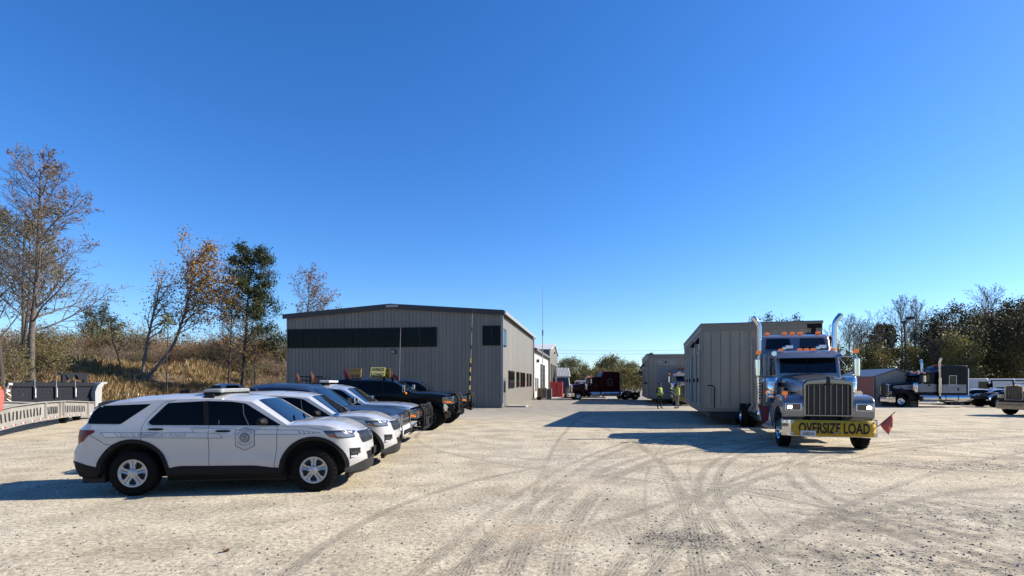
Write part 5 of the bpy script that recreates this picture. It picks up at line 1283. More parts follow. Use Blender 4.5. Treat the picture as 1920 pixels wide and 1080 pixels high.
# ------------------------------------------------------------------ mail vans, sedan, loader
def mail_van(loc, rz, label, lab_front=False):
    o = empty('mail_van', loc, rz, label, 'van', 'white mail vans parked under the dark trees')
    # x forward
    m = MB(); m.prism([(-2.1, .45), (-2.1, 2.28), (-1.95, 2.36), (1.05, 2.36), (1.2, 2.28), (1.52, 1.30), (2.12, 1.10), (2.2, .95), (2.2, .45)], 'y', -.95, .95); m.build('body', M_WPAINT, o, bevel=.06, seg=3)
    for sg in (-1, 1):
        m = MB(); m.prism(rpoly([(.35, 1.2), (.35, 2.08), (1.12, 2.08), (1.40, 1.28)], .05), 'y', sg*.951, sg*.958); m.build('side_window', M_TGL, o)
        m = MB(); m.b2(.30, .31, sg*.951, sg*.955, .55, 2.2); m.b2(-.35, -.34, sg*.951, sg*.955, .55, 2.2); m.build('door_seam', M_SEAM, o)
        m = MB()   # dark blue eagle-head shaped patch: slanted block with a white sweep cut through
        f = -sg
        m.prism([(-1.55-.10*f, 1.22), (-1.45-.10*f, 1.72), (-.75-.10*f, 1.72), (-.85-.10*f, 1.22)], 'y', sg*.951, sg*.957); em = m.build('emblem', mat('mail_blue', (.02, .03, .16), .4), o)
        m = MB(); m.prism([(-1.50-.1*f, 1.36), (-1.15-.1*f, 1.52), (-1.0-.1*f, 1.44), (-1.3-.1*f, 1.30)], 'y', sg*.958, sg*.962); m.prism([(-1.38-.1*f, 1.68), (-.9-.1*f, 1.60), (-1.15-.1*f, 1.56)], 'y', sg*.958, sg*.962); m.build('emblem_sweep', M_WPAINT, em)
        m = MB(); m.b2(1.25, 1.32, sg*.96, sg*1.28, 1.55, 1.9); m.build('mirror', M_PLAS, o)
    q = Vector((.32, 0, -.98)).normalized()
    m = MB(); m.add([(1.24+.012, -.82, 2.18), (1.24+.012, .82, 2.18), (1.50+.015, .85, 1.36), (1.50+.015, -.85, 1.36)], [(0, 1, 2, 3)]); m.build('windscreen', M_TGL, o)
    m = MB(); m.b2(2.2, 2.215, -.5, .5, .62, .95); m.build('grille', M_MESH, o)
    m = MB(); m.b2(-2.115, -2.1, -.72, .72, .62, 2.12); rd = m.build('rear_door', M_WPAINT, o, bevel=.005)
    m = MB(); m.b2(-2.118, -2.1, -.86, -.74, .6, 2.2); m.b2(-2.118, -2.1, .74, .86, .6, 2.2); m.b2(-2.118, -2.1, -.86, .86, 2.14, 2.24); m.build('door_frame', M_STEEL, o)
    m = MB(); m.prism([(-.45, 1.10), (-.32, 1.55), (.42, 1.55), (.30, 1.10)], 'x', -2.125, -2.119); em = m.build('emblem', mat('mail_blue', (.02, .03, .16), .4), rd)
    m = MB(); m.prism([(-.36, 1.22), (.05, 1.40), (.22, 1.30), (-.1, 1.18)], 'x', -2.131, -2.126); m.build('emblem_sweep', M_WPAINT, em)
    for x in (-1.3, 1.45):
        for sg in (-1, 1): car_wheel(o, (x, sg*.82, .34), .34, .2, .2, sg, 'six')
    return o
mail_van((P(1813, 0, 50).x, 50, 0), R(-8), 'white mail van with blue eagle emblem, directly behind the navy tractor cab')
mail_van((P(1862, 0, 53).x, 53, 0), R(66), 'white mail van seen from behind, dark framed rear door with the eagle emblem')
mail_van((P(1893, 0, 54).x, 54, 0), R(66), 'white mail van farthest to the side, partly hidden by the black tractor hood')
mail_van((P(1094, 0, 84).x, 84, 0), R(168), 'far white mail van seen beyond the skid loader and red tractor')
def sedan(loc, rz, label, pt, name='sedan'):
    root = empty(name, loc, rz, label, 'car')
    c = Car(x0=-2.3, x1=2.3, W=.9, belt=.95, crease=.82, arches=((-1.38, .32, .38), (1.42, .32, .38)),
        top=[(-2.3, .95), (-2.2, 1.0), (-1.75, 1.06), (-.9, 1.40), (-.5, 1.46), (0, 1.46), (.3, 1.40), (1.1, 1.02), (1.3, 1.0), (1.9, .90), (2.2, .78), (2.3, .70)],
        bot=[(-2.3, .4), (-1.0, .28), (1.0, .28), (2.3, .34)], crown=[(-2.3, .06), (-1.7, .06), (-.9, .08), (0, .1), (.3, .06), (1.1, .04), (2.3, .08)],
        wf=[(.3, 0), (.6, .03), (1, -.1)], wr=[(.3, 0), (1, .05)], kf=.6, nx=.6, bulge=.08)
    c.shell(pt, root); c.under(root, .18); c.arch_lining(root)
    c.patch('side_window', rpoly([(-1.45, 1.0), (-.75, 1.32), (-.1, 1.36), (.25, 1.31), (.95, 1.0)], .04), M_CARGL, root)
    c.top_patch('windscreen', [(.34, -.52), (.34, .52), (1.06, .66), (1.10, 0), (1.06, -.66)], M_WSGL, root, .006)
    m = MB(); c.seam([(-.25, 1.0), (-.25, .3)], m); c.seam([(.85, .97), (.8, .32)], m); c.seam([(-.22, .98), (-.3, 1.36)], m, .06); m.build('door_seam', M_SEAM, root)
    for sg in (-1, 1):
        c.patch('headlight', rpoly([(1.85, .80), (1.95, .66), (2.28, .60), (2.25, .72)], .02), M_LENS, root, (sg,), .008, .05)
        c.patch('tail_light', [(-2.3, .92), (-2.0, .92), (-2.1, .76), (-2.3, .76)], M_TAIL, root, (sg,), .008, .05)
    c.front('grille', [(-.5, .42), (-.55, .62), (.55, .62), (.5, .42)], M_MESH, root)
    mirror_pair(root, (.72, .84, 1.04), (.11, .2, .13), pt)
    for x in (-1.38, 1.42):
        for sg in (-1, 1): car_wheel(root, (x, sg*.78, .32), .32, .2, .22, sg, 'six')
    return root
sedan((P(1868, 0, 46.5).x, 47, 0), R(176), 'silver sedan with a raked windscreen between the navy and black tractors', paint('sedan_silver', (.40, .42, .45), .5, .25))
sedan((P(1822, 0, 47.6).x, 47.6, 0), R(160), 'small white car half hidden behind the navy tractor sleeper', paint('police_white', (.78, .79, .80)))
def skid_loader():
    M_D = mat('dusty_steel', (.36, .32, .26), .8, .1, var=.3, vscale=3, bump=.3)
    def fork(name, px, d, rz, label, w, h):
        p = P(px, 0, d); o = empty(name, (p.x, d, 0), rz, label, 'attachment')
        m = MB()
        for y in (-w/2, w/2):
            m.prism([(-.9, 0), (.75, 0), (.75, .12), (.1, .3), (-.15, h*.62), (.35, h*.95), (.2, h), (-.55, h*.80), (-.7, h*.45), (-.5, .22), (-.9, .12)], 'y', y-.05, y+.05)
            m.tube([(-.6, y, h*.3), (.3, y, h*.8)], .07, 6)
        m.b2(-.65, -.45, -w/2, w/2, h*.42, h*.62); m.b2(.1, .3, -w/2, w/2, h*.85, h*.97); m.b2(-.2, .6, -w/2, w/2, .02, .12)
        m.build('frame', M_D, o); return o
    fork('steel_attachment', 1073, 65, R(-28), 'dusty tan steel grapple attachment standing on the slab, nearest the red tanks', 1.0, 1.75)
    fork('steel_attachment', 1086, 66, R(-20), 'dusty tan steel fork attachment leaning between the grapple and the loader', 1.1, 2.0)
    m = MB(); m.prism([(-1.0, 0), (.9, 0), (.7, .2), (.5, .75), (.35, .72), (.2, .22)], 'y', -.9, .9)
    o = m.build('loader_bucket', mat('rust_dark', (.05, .035, .025), .85, var=.3), None); p = P(1056, 0, 66); o.location = (p.x, 66, 0); o.rotation_euler = (0, 0, R(-15)); tag(o, 'dark worn loader bucket lying on the ground before the blue container', 'bucket')
    p = P(1103, 0, 66.5); o = empty('skid_loader', (p.x, 68, 0), R(200), 'white and grey compact loader with raised arms before the red tractor', 'loader')
    m = MB(); m.prism([(-1.3, .35), (-1.3, 1.35), (-.6, 1.45), (.7, .95), (1.0, .35)], 'y', -.65, .65); m.build('body', mat('loader_white', (.50, .50, .48), .6, var=.25, vscale=3), o, bevel=.05)
    m = MB(); m.prism([(-.9, 1.3), (-.85, 2.05), (.45, 2.05), (.55, .95)], 'y', -.5, .5); cb_ = m.build('cab', M_STEEL, o, bevel=.04)
    m = MB(); m.prism([(-.7, 1.4), (-.68, 1.95), (.38, 1.95), (.42, 1.2)], 'y', -.51, .51); m.build('cab_glass', M_TGL, cb_)
    for sg in (-1, 1):
        m = MB(); m.prism([(-1.2, 1.35), (-1.25, 1.6), (.4, 1.55), (1.5, .75), (1.55, .35), (1.35, .35), (1.3, .65), (.35, 1.35)], 'y', sg*.68, sg*.82); m.build('lift_arm', M_D, o, bevel=.02)
        for x in (-.7, .5):
            mt = MB(); wheel_geo(mt, None, (0, 0, 0), .40, .3, .2, sg); w = mt.build('wheel', M_RUB, o); w.location = (x, sg*.80, .40)
            mr = MB(); big_rim(mr, (0, 0, 0), .3, .2, sg); mr.build('rim', M_WPAINT, w)
    m = MB(); m.b2(1.4, 1.6, -.95, .95, .05, .9); m.build('coupler', M_D, o)
    m = MB(); m.b2(-1.4, -1.28, -.6, .6, .6, 1.2); m.build('rear_grille', M_RED, o)
skid_loader()
small('concrete_slab', 'pale concrete slab before the workshops where the loader stands', 'slab', lambda m: m.b2(-9, 9, -7, 9, 0, .07), M_CONC, (6.4, 70, 0), R(-6))
o = empty('parking_block', (P(1121, 0, 67).x, 66.6, .075), 0, 'short pale concrete block on the slab beside the man in the dark jacket', 'block'); m = MB(); m.prism([(-.11, 0), (.11, 0), (.07, .14), (-.07, .14)], 'x', -.9, .9); m.build('block', M_CONC, o)
# ------------------------------------------------------------------ trailers on the left
M_AL = mat('trailer_alloy', (.50, .475, .43), .48, .25, var=.16, vscale=1.6)
M_NAVYST = mat('blue_black_steel', (.012, .016, .028), .6, 0, var=.4, vscale=2, spec=.2)
M_REFR = mat('reflector_red', (.5, .02, .03), .3); M_REFW = mat('reflector_white', (.8, .8, .78), .3)
def lowboy():
    """long arched beam trailer: both side beams drawn as a curve in plan and height"""
    A = Vector((-17.35, 17.6, 0)); B = Vector((-23.5, 29.9, 0)); dr = (B-A); L = dr.length; rz = math.atan2(dr.y, dr.x)
    o = empty('beam_trailer', A, rz, 'pale galvanised trailer beam with rows of slots and red and white reflectors', 'trailer')
    tp = [(0, 1.05), (1.5, 1.20), (4, 1.33), (7, 1.30), (10, 1.12), (13.8, .86)]; bt = [(0, .38), (2, .48), (4.5, .58), (7, .56), (10, .36), (13.8, .20)]
    tp = [(0, 1.02), (2, 1.12), (5, 1.15), (8.5, 1.10), (14, .86)]; bt = [(0, .32), (2, .38), (5, .42), (8.5, .36), (14, .18)]
    sub = []
    for yy in (0, 2.3):
        m = MB(); rows = []
        for x in np.linspace(.4, 13.8, 40): rows.append([(x, yy-.06, interp(bt, x)), (x, yy-.06, interp(tp, x)), (x, yy+.06, interp(tp, x)), (x, yy+.06, interp(bt, x))])
        m.loft(rows, close=True, capa=True, capb=True)
        for ed, k in ((tp, -.05), (bt, .05)):
            rows = [[(x, yy-.16, interp(ed, x)-.02), (x, yy-.16, interp(ed, x)+.02), (x, yy-.06, interp(ed, x)+.022), (x, yy-.06, interp(ed, x)-.022)] for x in np.linspace(.4, 13.8, 40)]
            m.loft(rows, close=True, capa=True, capb=True)
        for x in (.5, 5.4, 7.4, 7.9, 12.2): m.b2(x, x+.1, yy-.15, yy-.06, interp(bt, x)+.02, interp(tp, x)-.02)
        bm2 = m.build('side_beam', M_AL, o); sub.append(bm2)
    m = MB(); rnd = random.Random(3)
    for x in [1.0+i*.36 for i in range(12)]+[5.7+i*.24 for i in range(7)]+[8.1+i*.3 for i in range(13)]:
        zc = (interp(bt, x)+interp(tp, x))/2-.01; h = .16; w = .07+.03*rnd.random(); t = rnd.choice((-.03, 0, .03))
        m = MB(); m.prism(rpoly([(x-w+t, zc-h), (x+w+t, zc-h), (x+w*.7-t, zc+h), (x-w-t, zc+h)], .03), 'y', -.066, -.0605); m.build('slot', M_DARK, sub[0])
    for i in range(13):
        x = .9+i*.95; z = interp(bt, x)+.05
        m = MB(); m.b2(x, x+.16, -.168, -.1605, z-.035, z+.035); m.build('reflector', M_REFR, sub[0]); m = MB(); m.b2(x-.14, x-.003, -.168, -.1605, z-.035, z+.035); m.build('reflector', M_REFW, sub[0])
    m = MB()
    for x in np.arange(1, 13.5, 1.0): m.b2(x, x+.12, .06, 2.24, interp(bt, x)+.08, interp(bt, x)+.28)
    m.b2(.5, 13.6, 1.1, 1.3, .50, .64)
    m.build('cross_member', M_GALV, o)
    for x in (9.4, 11.6):
        for yy, sg in ((.25, -1), (2.05, 1)):
            mt = MB(); wheel_geo(mt, None, (0, 0, 0), .42, .25, .24, sg); w = mt.build('wheel', M_RUB, o, smooth=50); w.location = (x, yy, .42)
            mr = MB(); big_rim(mr, (0, 0, 0), .25, .24, sg, False); mr.build('rim', M_HUB, w, smooth=35)
    m = MB(); m.b2(12.4, 13.2, -.18, -.10, .10, .34); m.build('tool_box', M_WPAINT, o)
    # raised curved end nearest the camera
    m = MB(); cv = [(.55, .25), (.5, .9), (.42, 1.5), (.22, 2.0), (-.15, 2.28), (-.6, 2.34), (-.6, 2.1), (-.25, 2.05), (0, 1.75), (.12, 1.3), (.15, .25)]
    for yy in (0, 2.3): m.prism(cv, 'y', yy-.10, yy+.10)
    m.b2(-.1, .3, .1, 2.2, .9, 1.1); m.b2(.1, .42, -.16, -.105, 1.02, 1.10); m.b2(.1, .42, -.16, -.105, .78, .86)
    m.build('curved_end', mat('fender_grey', (.16, .145, .13), .6, .2, var=.2), o, smooth=40)
    c = empty('orange_flag', A+Matrix.Rotation(rz, 3, 'Z')@Vector((.2, -.22, 0)), rz, 'orange topped red cloth flag tied on the end of the pale trailer beam', 'flag')
    m = MB(); m.lathe([(0, .001), (.04, .09), (.12, .10), (.18, .05), (.20, .001)], (0, 0, 1.68), 'z', 12); m.build('knot', mat('vivid_orange', (.85, .16, .01), .6), c)
    m = MB(); rows = [[(-.10-.10*t+.03*math.sin(k*2+t*4), -.05-.04*math.sin(k*1.7+t*3), 1.72-.72*t) if k == 0 else (-.10-.10*t+k*.08*(1+.4*t), -.05-.05*math.sin(k*1.7+t*3), 1.72-.72*t) for k in range(5)] for t in np.linspace(0, 1, 8)]
    m.loft(rows); f = m.build('cloth', mat('flag_coral', (.62, .14, .11), .8, var=.2, vscale=12), c, smooth=60); f.modifiers.new('t', 'SOLIDIFY').thickness = .008
lowboy()
def deck_stack():
    """dark trailer deck standing on its edge behind the pale beam"""
    d = 38; a = P(12, 0, 35); b = P(176, 0, 40); A = Vector((a.x, 35, 0)); dr = Vector((b.x, 40, 0))-A; L = dr.length; rz = math.atan2(dr.y, dr.x)
    o = empty('trailer_deck', A, rz, 'dark blue black trailer deck frame with lightening holes, behind the pale beam', 'trailer')
    z0, z1 = .55, 1.98
    m = MB()
    m.b2(0, L, -.12, .12, z1-.28, z1); m.b2(0, L, -.12, .12, z0, z0+.26)
    for x0, x1 in ((L*.27, L*.31), (L*.51, L*.55), (L*.74, L*.77)):
        m.prism([(x0-.3, z1-.02), (x0, z1+.14), (x1, z1+.14), (x1+.3, z1-.02)], 'y', -.125, .125); m.prism([(x0-.3, z0+.02), (x0, z0-.14), (x1, z0-.14), (x1+.3, z0+.02)], 'y', -.125, .125)
        m.b2(x0, x1, -.14, .14, z0+.26, z1-.28)
    m.build('beam', M_NAVYST, o)
    m = MB()
    for x0, x1, n in ((.3, L*.27, 3), (L*.31, L*.51, 3), (L*.55, L*.74, 3)):
        w = (x1-x0)
        zm0, zm1 = z0+.26, z1-.28
        # web plate with a row of holes: strips above and below, posts between
        m.b2(x0, x1, -.03, .03, zm0, zm0+.30); m.b2(x0, x1, -.03, .03, zm1-.25, zm1)
        k = n+1
        for i in range(k): xx = x0+w*(.12+.66*i/n); m.b2(xx if i else x0, xx+.20 if i < n else x1, -.028, .028, zm0+.30, zm1-.25)
        m.b2(x0, x1, -.027, .027, (zm0+zm1)/2-.02, (zm0+zm1)/2+.06)
    m.b2(L*.77, L, -.03, .03, z0+.26, z1-.28)
    m.build('web_plate', M_NAVYST, o)
    m = MB()
    for zz in (z1-.14, z0+.13):
        for i in range(26):
            if i % 7 > 4: continue
            x = .3+i*(L-.6)/26; m.lathe([(0, .05), (.004, .05), (.005, .001)], (x, -.121, zz), 'y', 8, -1)
    m.build('bolt_hole', M_DARK, o)
    for x in (L*.29, L*.53, L*.755): m = MB(); m.b2(x-.03, x+.03, -.17, -.141, z0+.4, z1-.4); m.tube([(x-.05, -.16, z1-.4), (x-.05, -.16, z1+.18)], .025, 5); m.build('pin', M_GALV, o)
    m = MB(); m.tube([(.25, -.16, z1-.1), (.0, -.2, z1-.2), (-.1, -.2, 1.3), (.12, -.22, 1.1), (-.08, -.2, .9), (.2, -.2, z0+.15)], .04, 6); m.build('hose', M_GALV, o)
    for q_ in ((.1, z1-.1), (-.02, 1.45), (.05, z0+.1)): m = MB(); m.box((q_[0], -.2, q_[1]), (.2, .12, .14)); m.build('coupling', M_GALV, o)
    m = MB(); rows = [[(L*.60, 0, 2.40), (L*.61, 0, 2.40)]]
    m.b2(L*.60, L*.645, -.1, .1, z1, z1+.55); m.b2(L*.86, L*.905, -.1, .1, z1, z1+.55); m.b2(L*.57, L*.93, -.12, .12, z1+.551, z1+.70)
    for x in (L*.69, L*.82): m.prism([(x-.12, z1+.2), (x-.28, z1+.55), (x+.28, z1+.55), (x+.12, z1+.2)], 'y', -.16, .16)
    m.build('top_bracket', M_NAVYST, o)
    m = MB(); m.prism([(L*.96, .1), (L*.96, 1.3), (L*.99, 1.75), (L*1.05, 2.02), (L*1.12, 2.02), (L*1.12, 1.9), (L*1.08, 1.86), (L*1.05, 1.6), (L*1.04, .1)], 'y', -.5, .5); e = m.build('end_fender', mat('fender_pale', (.50, .50, .49), .5, var=.1), o, smooth=40)
    m = MB(); m.b2(L*1.043, L*1.055, -.3, -.2, 1.25, 1.35); m.build('reflector', M_REFR, e)
    m = MB(); m.b2(.5*L, L*.95, -.4, .4, .10, z0-.15); m.b2(.06*L, .1*L, -.3, .3, 0, z0-.0); m.b2(.6*L, .64*L, -.3, .3, 0, .1); m.b2(.9*L, .93*L, -.3, .3, 0, .1); m.build('support', M_STEEL, o)
deck_stack()
def cone(px, label, h=.9):
    d = 50; p = P(px, 0, d); o = empty('traffic_cone', (p.x, d, .05), 0, label, 'traffic cone', 'traffic cones beside the white railing')
    m = MB(); ms = [mat('cone_orange', (.80, .10, .02), .6), M_REFW]
    for k in range(4):
        m.cur = (0, 1, 0, 1)[k] ; a, b = h*(.03+.97*k/4), h*(.03+.97*(k+1)/4); m.lathe([(a, .20*(1-.8*k/4)), (b, .20*(1-.8*(k+1)/4))], (0, 0, 0), 'z', 14)
    m.cur = 0; m.b2(-.24, .24, -.24, .24, 0, .03); m.build('cone', ms, o)
for px, l in ((247, 'orange and white traffic cone closest to the white railing'), (259, 'orange and white traffic cone in the middle beside the dark bag'), (268, 'orange traffic cone farthest from the white railing, low on the grass edge')): cone(px, l, .95 if px < 260 else .7)
p = P(228, 0, 49); o = empty('railing', (p.x, 49, 0), R(15), 'low white pipe railing at the foot of the dry grass bank', 'railing')
m = MB()
for x in (-.55, -.25, .25, .55): m.tube([(x, 0, 0), (x, 0, .98)], .035, 6)
m.tube([(-.55, 0, .98), (-.25, 0, .98)], .03, 6); m.tube([(-.55, 0, .6), (.25, 0, .6)], .025, 6); m.build('pipe', M_REFW, o)
# ------------------------------------------------------------------ people
def person(loc, rz, label, arms, legs, vest, trousers, hat=None, head_yaw=0, h=1.78, jacket=None, top=(.10, .12, .16)):
    """one continuous skinned body; local +x is the way the person faces, y to their left"""
    root = empty('person', loc, rz, label, 'person', None, h/1.78)
    V, E_, Rr = [], [], []
    def v(p, r): V.append(Vector(p)); Rr.append(r if isinstance(r, tuple) else (r, r)); return len(V)-1
    def chain(a, pts):
        for p, r in pts:
            b = v(p, r); E_.append((a, b)); a = b
        return a
    pel = v((0, 0, .97), (.15, .115))
    ch = chain(pel, [((.0, 0, 1.10), (.145, .105)), ((.01, 0, 1.25), (.16, .115)), ((.0, 0, 1.40), (.165, .11)), ((0, 0, 1.48), (.09, .08))])
    nk = chain(ch, [((.01, 0, 1.54), .055), ((.03, 0, 1.60), (.072, .08)), ((.035, 0, 1.67), (.078, .098)), ((.03, 0, 1.74), (.07, .085)), ((.025, 0, 1.775), (.03, .04))])
    chest = ch-1
    hands = []
    for sg, a in zip((1, -1), arms):
        sh = chain(chest, [((0, sg*.17, 1.42), .068)])
        el_ = chain(sh, [(tuple((Vector((0, sg*.2, 1.40))+Vector(a[0]))*.5), .055) if False else ((a[0][0]*.5, sg*.2+sg*(a[0][1]*.5), 1.40+(a[0][2]-1.40)*.5), .056), ((a[0][0], sg*(.2+a[0][1]), a[0][2]), .045)])
        wr = chain(el_, [((a[1][0], sg*(.2+a[1][1]), a[1][2]), .029)])
        d = (Vector(V[wr])-Vector(V[el_])).normalized(); lat = Vector((d.z, 0, -d.x)) if abs(d.z) > .3 else Vector((0, 0, 1))
        lat = lat.normalized(); pm = chain(wr, [(tuple(V[wr]+d*.045), (.022, .036)), (tuple(V[wr]+d*.085), (.018, .036))])
        for k, ln in enumerate((.072, .082, .076, .06)):
            b = V[pm]+lat*(.028-.019*k); f1 = b+d*ln*.5; f2 = f1+d*ln*.45+Vector((0, -sg*.014, -.006)); chain(pm, [(tuple(b), .0095), (tuple(f1), .009), (tuple(f2), .0075)])
        t0 = V[wr]+d*.03+lat*.026; chain(wr, [(tuple(t0), .012), (tuple(t0+lat*.03+d*.025), .010), (tuple(t0+lat*.04+d*.055), .008)])
        hands.append(Vector(V[wr]))
    for sg, lg in zip((1, -1), legs):
        hp = chain(pel, [((0, sg*.095, .88), (.09, .095))])
        kn = chain(hp, [((lg[0][0]*.5, sg*(.10+lg[0][1]*.5), .70), (.082, .085)), ((lg[0][0], sg*(.10+lg[0][1]), lg[0][2]), .062)])
        an = chain(kn, [(((lg[0][0]+lg[1][0])*.5-.015, sg*(.1+(lg[0][1]+lg[1][1])*.5), (lg[0][2]+lg[1][2])*.5+.03), .058), ((lg[1][0], sg*(.10+lg[1][1]), lg[1][2]), .046)])
        chain(an, [((lg[1][0]+.06, sg*(.11+lg[1][1]), lg[1][2]-.045), (.042, .04)), ((lg[1][0]+.17, sg*(.125+lg[1][1]), lg[1][2]-.06), (.043, .03))])
    me = bpy.data.meshes.new('person_body'); me.from_pydata([tuple(p) for p in V], E_, []); o = bpy.data.objects.new('body', me); COL.objects.link(o)
    sk = o.modifiers.new('skin', 'SKIN'); sk.use_smooth_shade = True; ss = o.modifiers.new('sub', 'SUBSURF'); ss.levels = ss.render_levels = 1
    for i, d in enumerate(me.skin_vertices[0].data): d.radius = (Rr[i][1], Rr[i][0]) if False else Rr[i]; d.use_root = (i == 0)
    dg = bpy.context.evaluated_depsgraph_get(); m2 = bpy.data.meshes.new_from_object(o.evaluated_get(dg)); bpy.data.objects.remove(o)
    skin = mat('skin_'+('d' if jacket else 'm'), (.20, .11, .075), .55, var=.08); tr = mat('trousers_%02d' % int(trousers[2]*200), trousers, .85, var=.2, vscale=8, bump=.2)
    sh_ = mat('shirt_%02d_%02d' % (int(top[0]*100), int(top[1]*100)), top, .85, var=.15, vscale=8, bump=.2); bt = mat('boots', (.025, .018, .014), .7)
    for q in (skin, tr, sh_, bt): m2.materials.append(q)
    for p in m2.polygons:
        c = p.center; z = c.z
        if z > 1.53: k = 0
        elif any((c-hh).length < .19 and (c-hh).length >= 0 and (c.x-hh.x)*1 > -.25 and (c-hh).length < .20 for hh in hands) and (abs(c.y) > .12 or c.x > .16): k = 0 if min((c-hh).length for hh in hands) < (.17) else 2
        elif z > .98: k = 2
        elif z > .13: k = 1
        else: k = 3
        p.material_index = k; p.use_smooth = True
    b = bpy.data.objects.new('body', m2); COL.objects.link(b); b.parent = root
    # face: nose, eyes, mouth line, ears set on the head
    m = MB(); q = Vector((.035, 0, 1.68))
    m.add([(.115, -.014, 1.66), (.115, .014, 1.66), (.138, 0, 1.655), (.112, 0, 1.70)], [(0, 1, 2), (1, 3, 2), (3, 0, 2)])
    for sg in (-1, 1): m.lathe([(0, .001), (.008, .02), (.014, .022), (.02, .012), (.02, .001)], (.03, sg*.076, 1.68), 'y', 10, sg)
    m.build('face', skin, b)
    m = MB()
    for sg in (-1, 1): m.lathe([(0, .012), (.004, .008), (.005, .001)], (.106, sg*.032, 1.695), 'x', 8)
    m.b2(.108, .116, -.025, .025, 1.628, 1.634); m.build('eyes', M_DARK, b)
    m = MB(); rows = [[(.03+math.cos(a)*.112*math.cos(e), math.sin(a)*.094*math.cos(e), 1.70+.108*math.sin(e)) for a in np.linspace(0, 2*math.pi, 17)[:-1]] for e in np.linspace(.05, 1.5, 7)]
    m.loft(rows, close=True, capb=True)
    if hat: m.loft([[(.03+math.cos(a)*(.112+.10*t*max(0, math.cos(a))**.7), math.sin(a)*.094, 1.715-.015*t) for a in np.linspace(-1.2, 1.2, 11)] for t in (0, 1)])
    m.build('cap' if hat else 'hair', mat('cap_dark', (.03, .035, .05), .8) if hat else mat('hair_dark', (.02, .015, .012), .8), b)
    if vest:
        m = MB(); rows = []
        for z, rx, ry in ((.93, .155, .205), (1.02, .152, .20), (1.12, .145, .19), (1.25, .148, .195), (1.36, .15, .20), (1.43, .125, .18), (1.475, .085, .12)):
            rows.append([(math.cos(a)*rx, math.sin(a)*ry, z+.01*math.sin(a*3)) for a in np.linspace(0, 2*math.pi, 25)[:-1]])
        m.loft(rows, close=True); vv = m.build('vest', mat('hi_vis', vest, .7, var=.12, vscale=6), b, smooth=60); vv.modifiers.new('t', 'SOLIDIFY').thickness = .008
        m = MB()
        for z, rx, ry in ((1.06, .162, .210), (1.20, .158, .207)): m.loft([[(math.cos(a)*rx, math.sin(a)*ry, z+dz) for a in np.linspace(0, 2*math.pi, 25)[:-1]] for dz in (0, .045)], close=True)
        m.build('reflective_band', mat('reflective', (.62, .64, .62), .4), vv)
    return root
# arms: (elbow, wrist) as x forward, out from the shoulder, z ; legs: (knee, ankle)
HV = (.42, .62, .02)
pp = G(1237, 766)
person((pp.x, pp.y, 0), R(-60), 'person in dark cap and hi-vis vest, hands on the belt, facing the other worker', [((-.06, .14, 1.15), (.10, .02, 1.04)), ((-.05, .10, 1.13), (.16, -.06, 1.08))], [((.03, .02, .50), (-.04, .06, .09)), ((.02, .05, .50), (.0, .12, .09))], HV, (.012, .014, .022), hat=True, h=1.93, top=(.03, .035, .05))
pp = G(1270, 766)
person((pp.x, pp.y, 0), R(188), 'person in grey trousers and hi-vis shirt holding papers beside the modular building', [((.10, .03, 1.14), (.34, -.06, 1.20)), ((.08, .03, 1.13), (.32, -.04, 1.16))], [((.02, .0, .50), (-.02, .02, .09)), ((.03, .01, .50), (.03, .03, .09))], HV, (.22, .22, .23), h=1.93, top=(.36, .52, .03))
o = empty('paper', (pp.x-.42, pp.y-.02, 1.26), R(188), 'small sheet of paper held by the worker in grey trousers', 'paper'); m = MB(); m.box((0, 0, 0), (.20, .26, .006), M=Matrix.Rotation(R(-30), 3, 'Y')); m.build('sheet', M_WPAINT, o)
pp = G(1131, 747.5)
person((pp.x, pp.y, .075), R(-20), 'person in a dark jacket with a yellow vest patch standing before the red tractor', [((-.03, .05, 1.14), (.16, .0, 1.02)), ((-.02, .06, 1.12), (.20, -.05, 1.05))], [((.02, .0, .50), (.0, .02, .09)), ((.02, .0, .50), (-.01, .02, .09))], (.22, .26, .03), (.03, .028, .022), h=1.88, top=(.03, .03, .03), jacket=1, hat=True)
